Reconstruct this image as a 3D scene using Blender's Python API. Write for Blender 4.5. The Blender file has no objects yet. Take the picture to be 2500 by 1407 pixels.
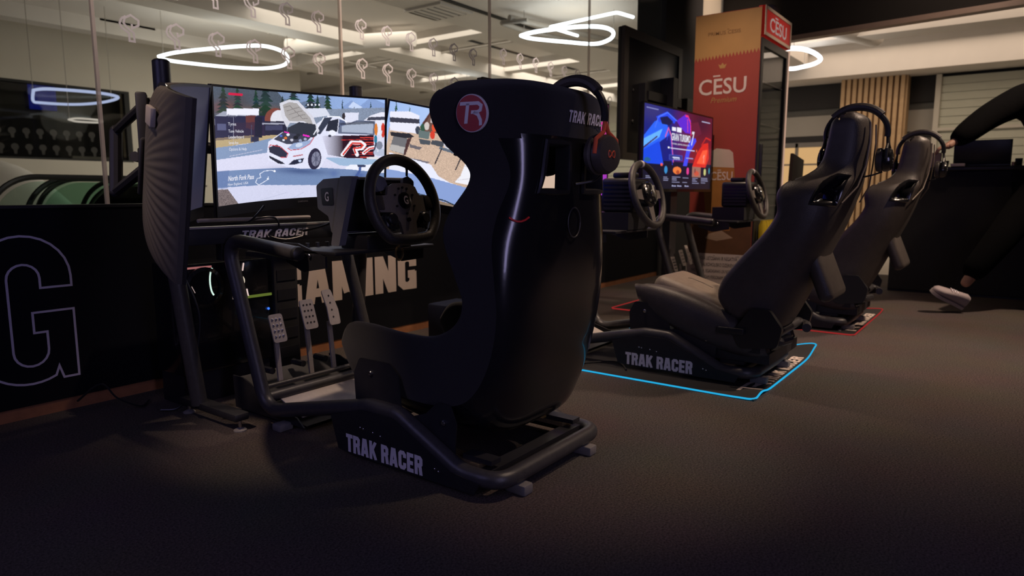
import bpy, bmesh, math, random
import numpy as np
from mathutils import Vector, Matrix
random.seed(7); np.random.seed(7)
PI = math.pi
sc = bpy.context.scene
COL = sc.collection

# ------------------------------------------------------------------ camera
YAW = math.radians(36.4)      # heading of the camera, counted from the X axis (the glass wall runs along X)
PITCH = math.radians(7.96)
CAM_H = 0.88
cam_d = bpy.data.cameras.new('camera'); cam = bpy.data.objects.new('camera', cam_d); COL.objects.link(cam)
cam_d.sensor_width = 36.0; cam_d.lens = 24.0; cam_d.clip_start = .05; cam_d.clip_end = 100
_F = Vector((math.cos(YAW), math.sin(YAW), 0))
_fw = math.cos(PITCH) * _F - math.sin(PITCH) * Vector((0, 0, 1))
cam.location = (0, 0, CAM_H)
cam.rotation_euler = _fw.to_track_quat('-Z', 'Y').to_euler()
cam_d.dof.use_dof = True; cam_d.dof.focus_distance = 2.35; cam_d.dof.aperture_fstop = 3.2
sc.camera = cam

# ------------------------------------------------------------------ view, world
vs = sc.view_settings
vs.view_transform = 'Standard'; vs.look = 'None'; vs.gamma = 1.0; vs.exposure = 0.0
vs.use_curve_mapping = False
w = bpy.data.worlds.new('world'); sc.world = w; w.use_nodes = True
w.node_tree.nodes['Background'].inputs[0].default_value = (.9, .8, .75, 1)
w.node_tree.nodes['Background'].inputs[1].default_value = .003

# ------------------------------------------------------------------ lamps
def area(name, loc, target, size, power, col, sy=None, spread=180):
    d = bpy.data.lights.new(name, 'AREA'); d.energy = power; d.color = col
    d.shape = 'RECTANGLE'; d.size = size; d.size_y = sy or size; d.spread = math.radians(spread)
    o = bpy.data.objects.new(name, d); COL.objects.link(o); o.location = loc
    o.rotation_euler = (Vector(target) - Vector(loc)).to_track_quat('-Z', 'Y').to_euler()
    return o
def spot(name, loc, target, power, col, ang=60, blend=.6, r=.04):
    d = bpy.data.lights.new(name, 'SPOT'); d.energy = power; d.color = col
    d.spot_size = math.radians(ang); d.spot_blend = blend; d.shadow_soft_size = r
    o = bpy.data.objects.new(name, d); COL.objects.link(o); o.location = loc
    o.rotation_euler = (Vector(target) - Vector(loc)).to_track_quat('-Z', 'Y').to_euler()
    return o
WARM = (1.0, .73, .54)
# the mall's ceiling lighting, beyond the glass
area('mall_light', (7.5, 8.0, 3.3), (7.5, 8.0, 0), 4.0, 150, (1, .85, .74), 5.0)
area('mall_light', (13.0, 8.0, 3.3), (13.0, 8.0, 0), 5.0, 280, (1, .85, .74), 5.0)
area('mall_light', (11.6, 1.5, 3.3), (11.6, 1.5, 0), 3.0, 80, (1, .78, .60), 5.0)
# unseen warm spots, several added to brighten column, fridge front, cushion, rear tube, trim
spot('unseen_spot', (4.3, -.9, 3.15), (3.75, .75, 0), 360, WARM, 62, 1.0, .06)
spot('unseen_spot', (6.0, -.8, 3.15), (5.3, .6, 0), 400, WARM, 70, 1.0, .06)
spot('unseen_spot', (2.75, 1.75, 3.15), (2.7, 2.7, .2), 230, WARM, 64, 1.0, .05)
spot('unseen_spot', (4.55, 1.85, 3.15), (5.6, 2.05, .7), 130, WARM, 80, 1.0, .05)
spot('unseen_spot', (7.9, 2.0, 3.1), (8.05, 3.06, 2.85), 45, WARM, 80, 1.0, .05)
spot('unseen_spot', (6.25, .55, 3.12), (6.15, 1.76, 1.8), 70, WARM, 46, 1.0, .05)
spot('unseen_spot', (3.45, 2.0, 3.15), (3.4, 1.35, .3), 130, WARM, 44, 1.0, .05)
spot('unseen_spot', (-.2, 1.9, 3.1), (1.02, 2.02, 1.0), 220, WARM, 20, 1.0, .06)
spot('unseen_spot', (2.75, -.1, 3.15), (2.0, 1.15, 0), 170, WARM, 28, 1.0, .05)
spot('unseen_spot', (7.0, .5, 3.12), (8.25, .8, 2.6), 30, WARM, 100, 1.0, .05)
# unseen spots added to brighten the frosted marks on the glass
for x_, w_ in ((1.75, 62), (2.9, 62), (4.5, 62)): spot('unseen_glass_spot', (x_, 2.35, 2.65), (x_, 3.06, 1.85), w_, (1, .84, .76), 62, 1.0, .03)
# bluish glow of a wall of screens on the near left side of the lounge
area('screen_wall_glow', (-.6, 2.0, 1.5), (1.6, 1.2, .5), .9, 5, (.46, .42, 1.0), .5)
area('screen_wall_glow', (.3, -1.2, 1.25), (2.0, 1.2, .5), .35, 12, (.60, .54, 1.0), 1.9)

# ------------------------------------------------------------------ materials
MATS = {}
def mat(name, col, rough=.5, metal=0., emit=None, es=0., noise=0., nscale=40., bump=0., bscale=200., spec=.5, coat=0., sheen=0.):
    if name in MATS: return MATS[name]
    m = bpy.data.materials.new(name); m.use_nodes = True; nt = m.node_tree; b = nt.nodes['Principled BSDF']
    c4 = (*col, 1)
    b.inputs['Base Color'].default_value = c4; b.inputs['Roughness'].default_value = rough
    b.inputs['Metallic'].default_value = metal; b.inputs['Specular IOR Level'].default_value = spec
    b.inputs['Coat Weight'].default_value = coat; b.inputs['Sheen Weight'].default_value = sheen
    if emit is not None:
        b.inputs['Emission Color'].default_value = (*emit, 1); b.inputs['Emission Strength'].default_value = es
    tc = nt.nodes.new('ShaderNodeTexCoord')
    if noise > 0:
        n = nt.nodes.new('ShaderNodeTexNoise'); n.inputs['Scale'].default_value = nscale; n.inputs['Detail'].default_value = 4
        nt.links.new(tc.outputs['Object'], n.inputs['Vector'])
        mx = nt.nodes.new('ShaderNodeMix'); mx.data_type = 'RGBA'
        mx.inputs[6].default_value = (*[c * (1 - noise) for c in col], 1); mx.inputs[7].default_value = (*[min(1, c * (1 + noise)) for c in col], 1)
        nt.links.new(n.outputs['Fac'], mx.inputs[0]); nt.links.new(mx.outputs[2], b.inputs['Base Color'])
    if bump > 0:
        n2 = nt.nodes.new('ShaderNodeTexNoise'); n2.inputs['Scale'].default_value = bscale; n2.inputs['Detail'].default_value = 3
        nt.links.new(tc.outputs['Object'], n2.inputs['Vector'])
        bp = nt.nodes.new('ShaderNodeBump'); bp.inputs['Strength'].default_value = bump; bp.inputs['Distance'].default_value = .004
        nt.links.new(n2.outputs['Fac'], bp.inputs['Height']); nt.links.new(bp.outputs[0], b.inputs['Normal'])
    MATS[name] = m; return m
def emission(name, col, s):
    if name in MATS: return MATS[name]
    m = bpy.data.materials.new(name); m.use_nodes = True; nt = m.node_tree; nt.nodes.clear()
    e = nt.nodes.new('ShaderNodeEmission'); e.inputs[0].default_value = (*col, 1); e.inputs[1].default_value = s
    o = nt.nodes.new('ShaderNodeOutputMaterial'); nt.links.new(e.outputs[0], o.inputs[0]); MATS[name] = m; return m
def glass(name, tint=(.93, .96, .95), refl=1.0):
    if name in MATS: return MATS[name]
    m = bpy.data.materials.new(name); m.use_nodes = True; nt = m.node_tree; nt.nodes.clear()
    t = nt.nodes.new('ShaderNodeBsdfTransparent'); t.inputs[0].default_value = (*tint, 1)
    g = nt.nodes.new('ShaderNodeBsdfGlossy'); g.inputs['Roughness'].default_value = .02
    lw = nt.nodes.new('ShaderNodeLayerWeight')
    fr = nt.nodes.new('ShaderNodeMath'); fr.operation = 'POWER'; fr.inputs[1].default_value = 5
    nt.links.new(lw.outputs['Facing'], fr.inputs[0])
    mu = nt.nodes.new('ShaderNodeMath'); mu.operation = 'MULTIPLY_ADD'; mu.inputs[1].default_value = .9*refl; mu.inputs[2].default_value = .03*refl
    mx = nt.nodes.new('ShaderNodeMixShader'); o = nt.nodes.new('ShaderNodeOutputMaterial')
    nt.links.new(fr.outputs[0], mu.inputs[0]); nt.links.new(mu.outputs[0], mx.inputs[0]); nt.links.new(t.outputs[0], mx.inputs[1]); nt.links.new(g.outputs[0], mx.inputs[2])
    nt.links.new(mx.outputs[0], o.inputs[0]); MATS[name] = m; return m
def screen_mat(name, s):
    m = bpy.data.materials.new(name); m.use_nodes = True; nt = m.node_tree; b = nt.nodes['Principled BSDF']
    a = nt.nodes.new('ShaderNodeVertexColor'); a.layer_name = 'picture'
    b.inputs['Base Color'].default_value = (.01, .01, .012, 1); b.inputs['Roughness'].default_value = .35
    nt.links.new(a.outputs['Color'], b.inputs['Emission Color']); b.inputs['Emission Strength'].default_value = s
    MATS[name] = m; return m

def frosted(name, col, dens):
    """milky film: scatters the light that falls on it from either side"""
    m = bpy.data.materials.new(name); m.use_nodes = True; nt = m.node_tree; nt.nodes.clear()
    t = nt.nodes.new('ShaderNodeBsdfTransparent'); d = nt.nodes.new('ShaderNodeBsdfDiffuse'); tr = nt.nodes.new('ShaderNodeBsdfTranslucent')
    n = nt.nodes.new('ShaderNodeTexNoise'); n.inputs['Scale'].default_value = 60
    r = nt.nodes.new('ShaderNodeMapRange'); r.inputs[3].default_value = dens*.9; r.inputs[4].default_value = min(1, dens*1.1)
    nt.links.new(n.outputs['Fac'], r.inputs[0])
    for q in (d, tr): q.inputs[0].default_value = (*col, 1)
    m1 = nt.nodes.new('ShaderNodeMixShader'); m1.inputs[0].default_value = .45; nt.links.new(d.outputs[0], m1.inputs[1]); nt.links.new(tr.outputs[0], m1.inputs[2])
    m2 = nt.nodes.new('ShaderNodeMixShader'); nt.links.new(r.outputs[0], m2.inputs[0]); nt.links.new(t.outputs[0], m2.inputs[1]); nt.links.new(m1.outputs[0], m2.inputs[2])
    o = nt.nodes.new('ShaderNodeOutputMaterial'); nt.links.new(m2.outputs[0], o.inputs[0]); MATS[name] = m; return m

def carpet_mat():
    m = bpy.data.materials.new('carpet'); m.use_nodes = True; nt = m.node_tree; b = nt.nodes['Principled BSDF']
    tc = nt.nodes.new('ShaderNodeTexCoord')
    n1 = nt.nodes.new('ShaderNodeTexNoise'); n1.inputs['Scale'].default_value = 160; n1.inputs['Detail'].default_value = 5; n1.inputs['Roughness'].default_value = .75
    n2 = nt.nodes.new('ShaderNodeTexNoise'); n2.inputs['Scale'].default_value = 2.2; n2.inputs['Detail'].default_value = 3
    for n in (n1, n2): nt.links.new(tc.outputs['Object'], n.inputs['Vector'])
    r = nt.nodes.new('ShaderNodeValToRGB'); r.color_ramp.elements[0].position = .3; r.color_ramp.elements[1].position = .72
    r.color_ramp.elements[0].color = (.022, .018, .017, 1); r.color_ramp.elements[1].color = (.19, .158, .145, 1)
    nt.links.new(n1.outputs['Fac'], r.inputs[0])
    mx = nt.nodes.new('ShaderNodeMix'); mx.data_type = 'RGBA'; mx.blend_type = 'MULTIPLY'; mx.inputs[0].default_value = .35
    nt.links.new(r.outputs[0], mx.inputs[6]); nt.links.new(n2.outputs['Color'], mx.inputs[7]); nt.links.new(mx.outputs[2], b.inputs['Base Color'])
    b.inputs['Roughness'].default_value = 1.0; b.inputs['Specular IOR Level'].default_value = .1
    bp = nt.nodes.new('ShaderNodeBump'); bp.inputs['Strength'].default_value = .8; bp.inputs['Distance'].default_value = .006
    nt.links.new(n1.outputs['Fac'], bp.inputs['Height']); nt.links.new(bp.outputs[0], b.inputs['Normal'])
    MATS['carpet'] = m; return m

M = dict(
    carpet=carpet_mat(),
    tube=mat('black_powder_coat', (.045, .043, .046), .36, 0, noise=.3, nscale=60, bump=.15, bscale=500),
    plate=mat('black_steel_plate', (.014, .014, .018), .5, noise=.3, nscale=30),
    fabric=mat('black_seat_fabric', (.019, .0175, .020), .95, bump=.5, bscale=900, noise=.4, nscale=300, sheen=.15, spec=.25),
    gel=mat('black_gelcoat', (.010, .010, .012), .2, noise=.3, nscale=12, bump=.04, bscale=60, coat=.4, spec=.6),
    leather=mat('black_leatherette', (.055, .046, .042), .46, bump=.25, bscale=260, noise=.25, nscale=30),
    leather2=mat('worn_lit_leatherette', (.20, .16, .125), .5, bump=.25, bscale=260, noise=.25, nscale=30),  # lit tan of the seat pad put into the worn leather's colour
    plastic=mat('black_plastic', (.016, .016, .018), .38, noise=.2, nscale=50),
    matte=mat('matte_black', (.010, .010, .012), .8, noise=.3, nscale=20),
    greyplastic=mat('grey_plastic', (.17, .17, .19), .5, noise=.12, nscale=30, bump=.1, bscale=400),
    hub=mat('grey_hub_plate', (.20, .175, .16), .5, .2, noise=.15, nscale=60, bump=.1, bscale=600),
    rim=mat('wheel_leather', (.045, .040, .038), .45, noise=.3, nscale=80, bump=.3, bscale=350),
    alu=mat('brushed_aluminium', (.50, .45, .42), .45, .35, noise=.12, nscale=80),
    steel=mat('polished_bolt', (.6, .6, .62), .22, 1.0, noise=.08, nscale=60),
    rubber=mat('grey_rubber', (.16, .15, .15), .8, noise=.2, nscale=50),
    gold=mat('zinc_rail', (.42, .32, .18), .4, .8, noise=.2, nscale=40),
    white_print=mat('white_print', (.78, .74, .80), .6, noise=.04, nscale=40),
    cream_print=mat('cream_print', (.62, .52, .46), .6, noise=.05, nscale=20),
    lilac_line=mat('lilac_print', (.55, .50, .62), .6, noise=.05, nscale=20),
    red=mat('red_badge', (.42, .025, .03), .5, noise=.1, nscale=60),
    orange=mat('orange_plastic', (.75, .12, .05), .4, noise=.08, nscale=60),
    banner=mat('navy_black_banner', (.0045, .005, .008), .85, spec=.15, noise=.2, nscale=8),
    wood=mat('stained_wood_strip', (.30, .12, .05), .6, noise=.3, nscale=25),
    ceil=mat('white_ceiling_paint', (.70, .66, .61), .9, noise=.06, nscale=3),
    wallp=mat('cream_wall_paint', (.58, .54, .46), .9, noise=.05, nscale=3),
    greywall=mat('grey_wall_paint', (.16, .155, .14), .9, noise=.08, nscale=3),
    darkwall=mat('charcoal_wall_paint', (.035, .033, .033), .85, noise=.1, nscale=4),
    pillar=mat('black_pillar_paint', (.013, .013, .016), .7, noise=.1, nscale=4),
    soffit=mat('black_soffit', (.014, .012, .011), .85, noise=.1, nscale=4),
    trim=mat('brown_trim', (.30, .22, .18), .5, noise=.1, nscale=12),
    pipe=mat('grey_pipe', (.36, .33, .29), .6, noise=.08, nscale=8),
    slot=mat('black_slot', (.02, .02, .02), .8, noise=.1, nscale=5),
    led=emission('white_neon', (.92, .95, 1.0), 5.0),
    ledwarm=emission('warm_neon', (1.0, .86, .74), .55),
    bulb=emission('spot_bulb', (1, .95, .88), 9.0),
    cyan=emission('cyan_led', (.02, .40, .72), 1.0),
    redled=emission('red_led', (.80, .05, .05), .38),
    redspot=emission('red_indicator', (1.0, .03, .02), 1.6),
    blueled=emission('blue_indicator', (.05, .2, 1.0), 1.2),
    glass=glass('clear_glass'), glass2=glass('door_glass', (.55, .56, .58), 1.0), gglass=glass('green_glass', (.80, .90, .85), 1.0),
    frost=frosted('frosted_film', (.95, .90, .88), .8),
    joint=frosted('clear_joint', (.95, .82, .70), .75),
)

# ------------------------------------------------------------------ mesh helpers
def V3(*a): return Vector(a)
class MB:
    def __init__(s): s.v = []; s.f = []
    def add(s, vs, fs):
        o = len(s.v); s.v += [tuple(v) for v in vs]; s.f += [tuple(i + o for i in f) for f in fs]; return s
    def box(s, c, d, rot=None):
        x, y, z = (q / 2 for q in d); vs = [Vector(p) for p in ((-x,-y,-z),(x,-y,-z),(x,y,-z),(-x,y,-z),(-x,-y,z),(x,-y,z),(x,y,z),(-x,y,z))]
        if rot is not None: vs = [rot @ v for v in vs]
        c = Vector(c)
        return s.add([v + c for v in vs], [(0,3,2,1),(4,5,6,7),(0,1,5,4),(1,2,6,5),(2,3,7,6),(3,0,4,7)])
    def lim(s, x0, x1, y0, y1, z0, z1): return s.box(((x0+x1)/2,(y0+y1)/2,(z0+z1)/2),(abs(x1-x0),abs(y1-y0),abs(z1-z0)))
    def rbox(s, c, d, bev=.01, seg=2, rot=None):
        bm = bmesh.new(); bmesh.ops.create_cube(bm, size=1)
        for v in bm.verts: v.co = Vector((v.co.x*d[0], v.co.y*d[1], v.co.z*d[2]))
        bev = min(bev, min(d)*.45)
        bmesh.ops.bevel(bm, geom=list(bm.edges), offset=bev, segments=seg, affect='EDGES', profile=.5)
        bm.verts.index_update(); c = Vector(c)
        vs = [(rot @ v.co if rot is not None else v.co) + c for v in bm.verts]; fs = [[v.index for v in f.verts] for f in bm.faces]; bm.free()
        return s.add(vs, fs)
    def cyl(s, a, b, r0, r1=None, n=16, cap=True):
        a, b = Vector(a), Vector(b); r1 = r0 if r1 is None else r1
        d = (b-a).normalized(); u = d.orthogonal().normalized(); w_ = d.cross(u)
        vs = [a + (u*math.cos(2*PI*i/n) + w_*math.sin(2*PI*i/n))*r0 for i in range(n)] + [b + (u*math.cos(2*PI*i/n) + w_*math.sin(2*PI*i/n))*r1 for i in range(n)]
        fs = [(i,(i+1)%n,n+(i+1)%n,n+i) for i in range(n)]
        if cap: fs += [tuple(reversed(range(n))), tuple(range(n,2*n))]
        return s.add(vs, fs)
    def tube(s, pts, r, n=12, closed=False, rads=None, cap=True, flat=None):
        P = [Vector(p) for p in pts]; m = len(P); T = []
        for i in range(m):
            a = P[(i-1)%m] if (closed or i>0) else P[i]; b = P[(i+1)%m] if (closed or i<m-1) else P[i]
            T.append((b-a).normalized())
        u = T[0].orthogonal().normalized(); vs = []; 
        for i in range(m):
            u = (u - T[i]*u.dot(T[i])).normalized(); w_ = T[i].cross(u); rr = rads[i] if rads else r
            for k in range(n):
                a = 2*PI*k/n
                vs.append(P[i] + u*math.cos(a)*rr + w_*math.sin(a)*rr)
        fs = []
        for i in range(m if closed else m-1):
            j = (i+1)%m
            for k in range(n): fs.append((i*n+k, i*n+(k+1)%n, j*n+(k+1)%n, j*n+k))
        if not closed and cap: fs += [tuple(reversed(range(n))), tuple(range((m-1)*n, m*n))]
        return s.add(vs, fs)
    def prism(s, poly, o, ux, uy, un, t):
        """polygon (2D) laid in plane (ux,uy) at o, extruded by t along un"""
        o, ux, uy, un = Vector(o), Vector(ux), Vector(uy), Vector(un); n = len(poly)
        bot = [o + ux*p[0] + uy*p[1] for p in poly]; top = [p + un*t for p in bot]
        return s.add(bot+top, [tuple(reversed(range(n))), tuple(range(n,2*n))] + [(i,(i+1)%n,n+(i+1)%n,n+i) for i in range(n)])
    def ring(s, outer, inner, o, ux, uy, un, t):
        o, ux, uy, un = Vector(o), Vector(ux), Vector(uy), Vector(un); n = len(outer)
        A = [o+ux*p[0]+uy*p[1] for p in outer]; B = [o+ux*p[0]+uy*p[1] for p in inner]
        vs = A + B + [p+un*t for p in A] + [p+un*t for p in B]; fs = []
        for i in range(n):
            j = (i+1)%n
            fs += [(j,i,n+i,n+j),(2*n+i,2*n+j,3*n+j,3*n+i),(i,j,2*n+j,2*n+i),(n+j,n+i,3*n+i,3*n+j)]
        return s.add(vs, fs)
    def ribbon(s, path, w_, o, ux, uy, un, t, closed=False):
        n = len(path); P = [Vector((p[0],p[1],0)) for p in path]; L = []; R_ = []
        for i in range(n):
            a = P[(i-1)%n] if (closed or i>0) else P[i]; b = P[(i+1)%n] if (closed or i<n-1) else P[i]
            d1 = (P[i]-a).normalized() if (P[i]-a).length>1e-9 else (b-P[i]).normalized(); d2 = (b-P[i]).normalized() if (b-P[i]).length>1e-9 else d1
            nn = Vector((-(d1+d2).y,(d1+d2).x,0))
            nn = nn.normalized() if nn.length>1e-6 else Vector((-d1.y,d1.x,0)); k = w_/2/max(.35, abs(nn.dot(Vector((-d1.y,d1.x,0)))))
            L.append(P[i]+nn*k); R_.append(P[i]-nn*k)
        o, ux, uy, un = Vector(o), Vector(ux), Vector(uy), Vector(un)
        g = lambda p: o+ux*p.x+uy*p.y
        vs = [g(p) for p in L]+[g(p) for p in R_]; vs += [v+un*t for v in vs]; fs = []
        for i in range(n if closed else n-1):
            j = (i+1)%n; fs += [(i,j,n+j,n+i),(2*n+i,3*n+i,3*n+j,2*n+j),(i,2*n+i,2*n+j,j),(n+i,n+j,3*n+j,3*n+i)]
        return s.add(vs, fs)
    def lathe(s, prof, o=(0,0,0), axis=(0,0,1), n=20):
        d = Vector(axis).normalized(); u = d.orthogonal().normalized(); w_ = d.cross(u); o = Vector(o); m = len(prof)
        vs = []
        for r, h in prof:
            for k in range(n): vs.append(o + d*h + (u*math.cos(2*PI*k/n)+w_*math.sin(2*PI*k/n))*max(r,1e-4))
        fs = [(i*n+k, i*n+(k+1)%n, (i+1)*n+(k+1)%n, (i+1)*n+k) for i in range(m-1) for k in range(n)]
        fs += [tuple(reversed(range(n))), tuple(range((m-1)*n, m*n))]
        return s.add(vs, fs)
    def ball(s, c, r, sx=1, sy=1, sz=1, n=12):
        c = Vector(c); vs = []; m = n//2
        for i in range(m+1):
            t = PI*i/m
            for k in range(n):
                a = 2*PI*k/n; vs.append(c + Vector((math.sin(t)*math.cos(a)*r*sx, math.sin(t)*math.sin(a)*r*sy, math.cos(t)*r*sz)))
        return s.add(vs, [(i*n+k,(i+1)*n+k,(i+1)*n+(k+1)%n,i*n+(k+1)%n) for i in range(m) for k in range(n)])
    def build(s, name, m, parent=None, smooth=35, loc=None):
        me = bpy.data.meshes.new(name); me.from_pydata(s.v, [], s.f); 
        bm = bmesh.new(); bm.from_mesh(me); bmesh.ops.remove_doubles(bm, verts=bm.verts, dist=1e-6); bmesh.ops.recalc_face_normals(bm, faces=bm.faces); bm.to_mesh(me); bm.free()
        if smooth:
            me.polygons.foreach_set('use_smooth', [True]*len(me.polygons)); me.set_sharp_from_angle(angle=math.radians(smooth))
        me.materials.append(M[m] if isinstance(m, str) else m)
        o = bpy.data.objects.new(name, me); COL.objects.link(o)
        if parent is not None: o.parent = parent
        if loc is not None: o.location = loc
        return o
def fillet(pts, rad, seg=7, closed=False):
    P = [Vector(p) for p in pts]; n = len(P); out = []
    rr = rad if isinstance(rad, (list, tuple)) else [rad]*n
    for i in range(n):
        if not closed and i in (0, n-1): out.append(P[i]); continue
        a, b, c = P[i-1], P[i], P[(i+1)%n]; d1 = (a-b); d2 = (c-b); l1, l2 = d1.length, d2.length; d1.normalize(); d2.normalize()
        ang = math.acos(max(-1,min(1,d1.dot(d2)))); 
        if ang > PI-.02: out.append(b); continue
        t = min(rr[i]/math.tan(ang/2), l1*.48, l2*.48); p0, p2 = b+d1*t, b+d2*t
        for k in range(seg+1):
            q = k/seg; out.append(p0*(1-q)**2 + b*2*q*(1-q) + p2*q*q)
    return out
def fil2(pts, rad, seg=4): return [(p.x, p.y) for p in fillet([(a, b, 0) for a, b in pts], rad, seg, True)]
def arc2(cx, cy, r, a0, a1, n=10, ry=None):
    return [(cx+r*math.cos(math.radians(a0+(a1-a0)*i/n)), cy+(ry or r)*math.sin(math.radians(a0+(a1-a0)*i/n))) for i in range(n+1)]
def catmull(vals, n):
    a = np.array(vals, float); m = len(a); out = []
    for i in range(n):
        t = i/(n-1)*(m-1); k = min(int(t), m-2); q = t-k
        p0, p1, p2, p3 = a[max(k-1,0)], a[k], a[k+1], a[min(k+2,m-1)]
        out.append(.5*((2*p1)+(p2-p0)*q+(2*p0-5*p1+4*p2-p3)*q*q+(3*p1-p0-3*p2+p3)*q**3))
    return out
USED = {}
def thing(name, label, cat, loc=(0,0,0), rz=0, group=None):
    o = bpy.data.objects.new(name, None); COL.objects.link(o); o.empty_display_size = .05
    o.location = loc; o.rotation_euler = (0,0,rz); o['label'] = label; o['category'] = cat
    if group: o['group'] = group
    return o
def tag(o, label, cat, group=None):
    o['label'] = label; o['category'] = cat
    if group: o['group'] = group
    return o
def struct(o, label=None):
    o['kind'] = 'structure'
    if label: o['label'] = label
    return o
def kids(o): return [c for c in bpy.data.objects if c.parent is o]
def copy_tree(o, parent=None):
    c = o.copy(); COL.objects.link(c); c.parent = parent
    for ch in kids(o): copy_tree(ch, c)
    return c
_dg = None
def text_mesh(body, size=1., bold=0., extrude=0., shear=0., align='LEFT', spacing=1.):
    cu = bpy.data.curves.new('txt', 'FONT'); cu.body = body; cu.size = size; cu.offset = bold; cu.extrude = extrude; cu.shear = shear
    cu.align_x = align; cu.space_character = spacing; cu.resolution_u = 3
    ob = bpy.data.objects.new('txt', cu); COL.objects.link(ob)
    dg = bpy.context.evaluated_depsgraph_get(); me = bpy.data.meshes.new_from_object(ob.evaluated_get(dg))
    vs = [v.co.copy() for v in me.vertices]; fs = [tuple(p.vertices) for p in me.polygons]
    bpy.data.objects.remove(ob); bpy.data.curves.remove(cu); bpy.data.meshes.remove(me)
    return vs, fs
def text(body, m, parent, o, ux, uy, width=None, height=None, bold=.02, shear=0., name='lettering', lift=.001, fn=None, spacing=1., align='LEFT'):
    """flat printed lettering; the caps are `height` tall and the line is fitted to `width`"""
    vs, fs = text_mesh(body, 1., bold, 0., shear, 'LEFT', spacing)
    xs = [v.x for v in vs]; x0, x1 = min(xs), max(xs); cap = .70
    ux, uy, o = Vector(ux).normalized(), Vector(uy).normalized(), Vector(o); un = ux.cross(uy)
    sy = height/cap; sx = width/(x1-x0) if width else sy*.6; off = {'LEFT':0,'CENTER':-.5,'RIGHT':-1}[align]*(x1-x0)*sx
    mb = MB()
    if fn: mb.add([fn((v.x-x0)*sx+off, v.y*sy) for v in vs], fs)
    else: mb.add([o+ux*((v.x-x0)*sx+off)+uy*(v.y*sy)+un*lift for v in vs], fs)
    me = bpy.data.meshes.new(name); me.from_pydata(mb.v, [], mb.f); me.materials.append(M[m] if isinstance(m, str) else m)
    ob = bpy.data.objects.new(name, me); COL.objects.link(ob); ob.parent = parent
    return ob
X, Y, Z = Vector((1,0,0)), Vector((0,1,0)), Vector((0,0,1))

# heavy condensed capitals drawn with strokes (unit cell: height 1, width w)
def _st(w, *paths): return (w, paths)
LET = {
 'T': _st(.50, [(.0,.89),(.50,.89)], [(.25,1.),(.25,0)]),
 'R': _st(.54, [(.11,0),(.11,1.)], [(.11,.89),(.36,.89),(.43,.82),(.43,.58),(.36,.50),(.11,.50)], [(.28,.50),(.38,.40),(.43,.0)]),
 'A': _st(.58, [(.10,0),(.24,1.)], [(.48,0),(.34,1.)], [(.24,.93),(.34,.93)], [(.16,.27),(.42,.27)]),
 'K': _st(.56, [(.11,0),(.11,1.)], [(.14,.40),(.47,1.)], [(.25,.56),(.48,0)]),
 'C': _st(.54, [(.43,.64),(.43,.80),(.35,.89),(.19,.89),(.11,.80),(.11,.20),(.19,.11),(.35,.11),(.43,.20),(.43,.38)]),
 'E': _st(.46, [(.11,0),(.11,1.)], [(.11,.89),(.45,.89)], [(.11,.50),(.42,.50)], [(.11,.11),(.46,.11)]),
 'G': _st(.56, [(.44,.64),(.44,.80),(.35,.89),(.20,.89),(.11,.80),(.11,.20),(.20,.11),(.33,.11),(.43,.20)], [(.44,0),(.44,.50)], [(.29,.43),(.50,.43)]),
 'M': _st(.74, [(.11,0),(.11,1.)], [(.63,0),(.63,1.)], [(.15,1.),(.37,.18)], [(.59,1.),(.37,.18)]),
 'I': _st(.22, [(.11,0),(.11,1.)]),
 'N': _st(.58, [(.11,0),(.11,1.)], [(.47,0),(.47,1.)], [(.13,1.),(.45,.0)]),
 'S': _st(.52, [(.41,.68),(.41,.80),(.33,.89),(.19,.89),(.11,.80),(.11,.64),(.19,.55),(.33,.46),(.41,.36),(.41,.20),(.33,.11),(.19,.11),(.11,.20),(.11,.32)]),
 'U': _st(.56, [(.11,1.),(.11,.20),(.19,.11),(.37,.11),(.45,.20),(.45,1.)]),
 ' ': _st(.22),
}
def block_text(body, m, parent, o, ux, uy, width, height, stroke=.21, shear=0., gap=.045, name='lettering', lift=.001, fn=None):
    tot = sum(LET[c][0]+gap for c in body)-gap; k = width/tot
    ux, uy, o = Vector(ux).normalized(), Vector(uy).normalized(), Vector(o); un = ux.cross(uy)
    mb = MB(); x = 0; kk = 0
    for c in body:
        w_, ps = LET[c]
        for p in ps:
            kk = (kk+1)%5; un_ = un*(lift+kk*.00025)
            q = MB(); q.ribbon([(a+x+shear*b, b) for a, b in p], stroke, (0,0,0), (1,0,0), (0,1,0), (0,0,1), .01)
            n4 = len(q.v)//2
            vs_ = []
            for v in q.v[:n4]:
                yy = min(max(v[1], 0), 1); vs_.append((v[0]*k, yy*height))
            h = n4//2; fs_ = [(i, i+1, h+i+1, h+i) for i in range(h-1)]
            mb.add([(fn(a, b) if fn else o+ux*a+uy*b+un_) for a, b in vs_], fs_)
        x += w_+gap
    me = bpy.data.meshes.new(name); me.from_pydata(mb.v, [], mb.f); me.materials.append(M[m] if isinstance(m, str) else m)
    ob = bpy.data.objects.new(name, me); COL.objects.link(ob); ob.parent = parent
    return ob
# ================================================================== the setting
WY = 3.06                                   # inner face of the glass wall
struct(MB().lim(-4, 8.3, -5, 3.1, -.06, 0).build('floor', 'carpet'), 'dark brown carpet floor')
struct(MB().lim(-4, 24, 3.1, 19, -.07, -.01).lim(8.3, 24, -8, 3.1, -.07, -.01).build('floor_mall', mat('mall_tiles', (.42, .40, .36), .35, noise=.1, nscale=4)), 'pale mall floor beyond the glass')
struct(MB().lim(-4, 8.5, -5, 3.2, 3.2, 3.3).build('ceiling', 'soffit'), 'black lounge ceiling')
struct(MB().lim(-4.1, -4, -5, 3.2, 0, 3.2).build('wall_left', 'darkwall')); struct(MB().lim(-4, 8.3, -5.1, -5, 0, 3.2).build('wall_back', 'darkwall'))
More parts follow.
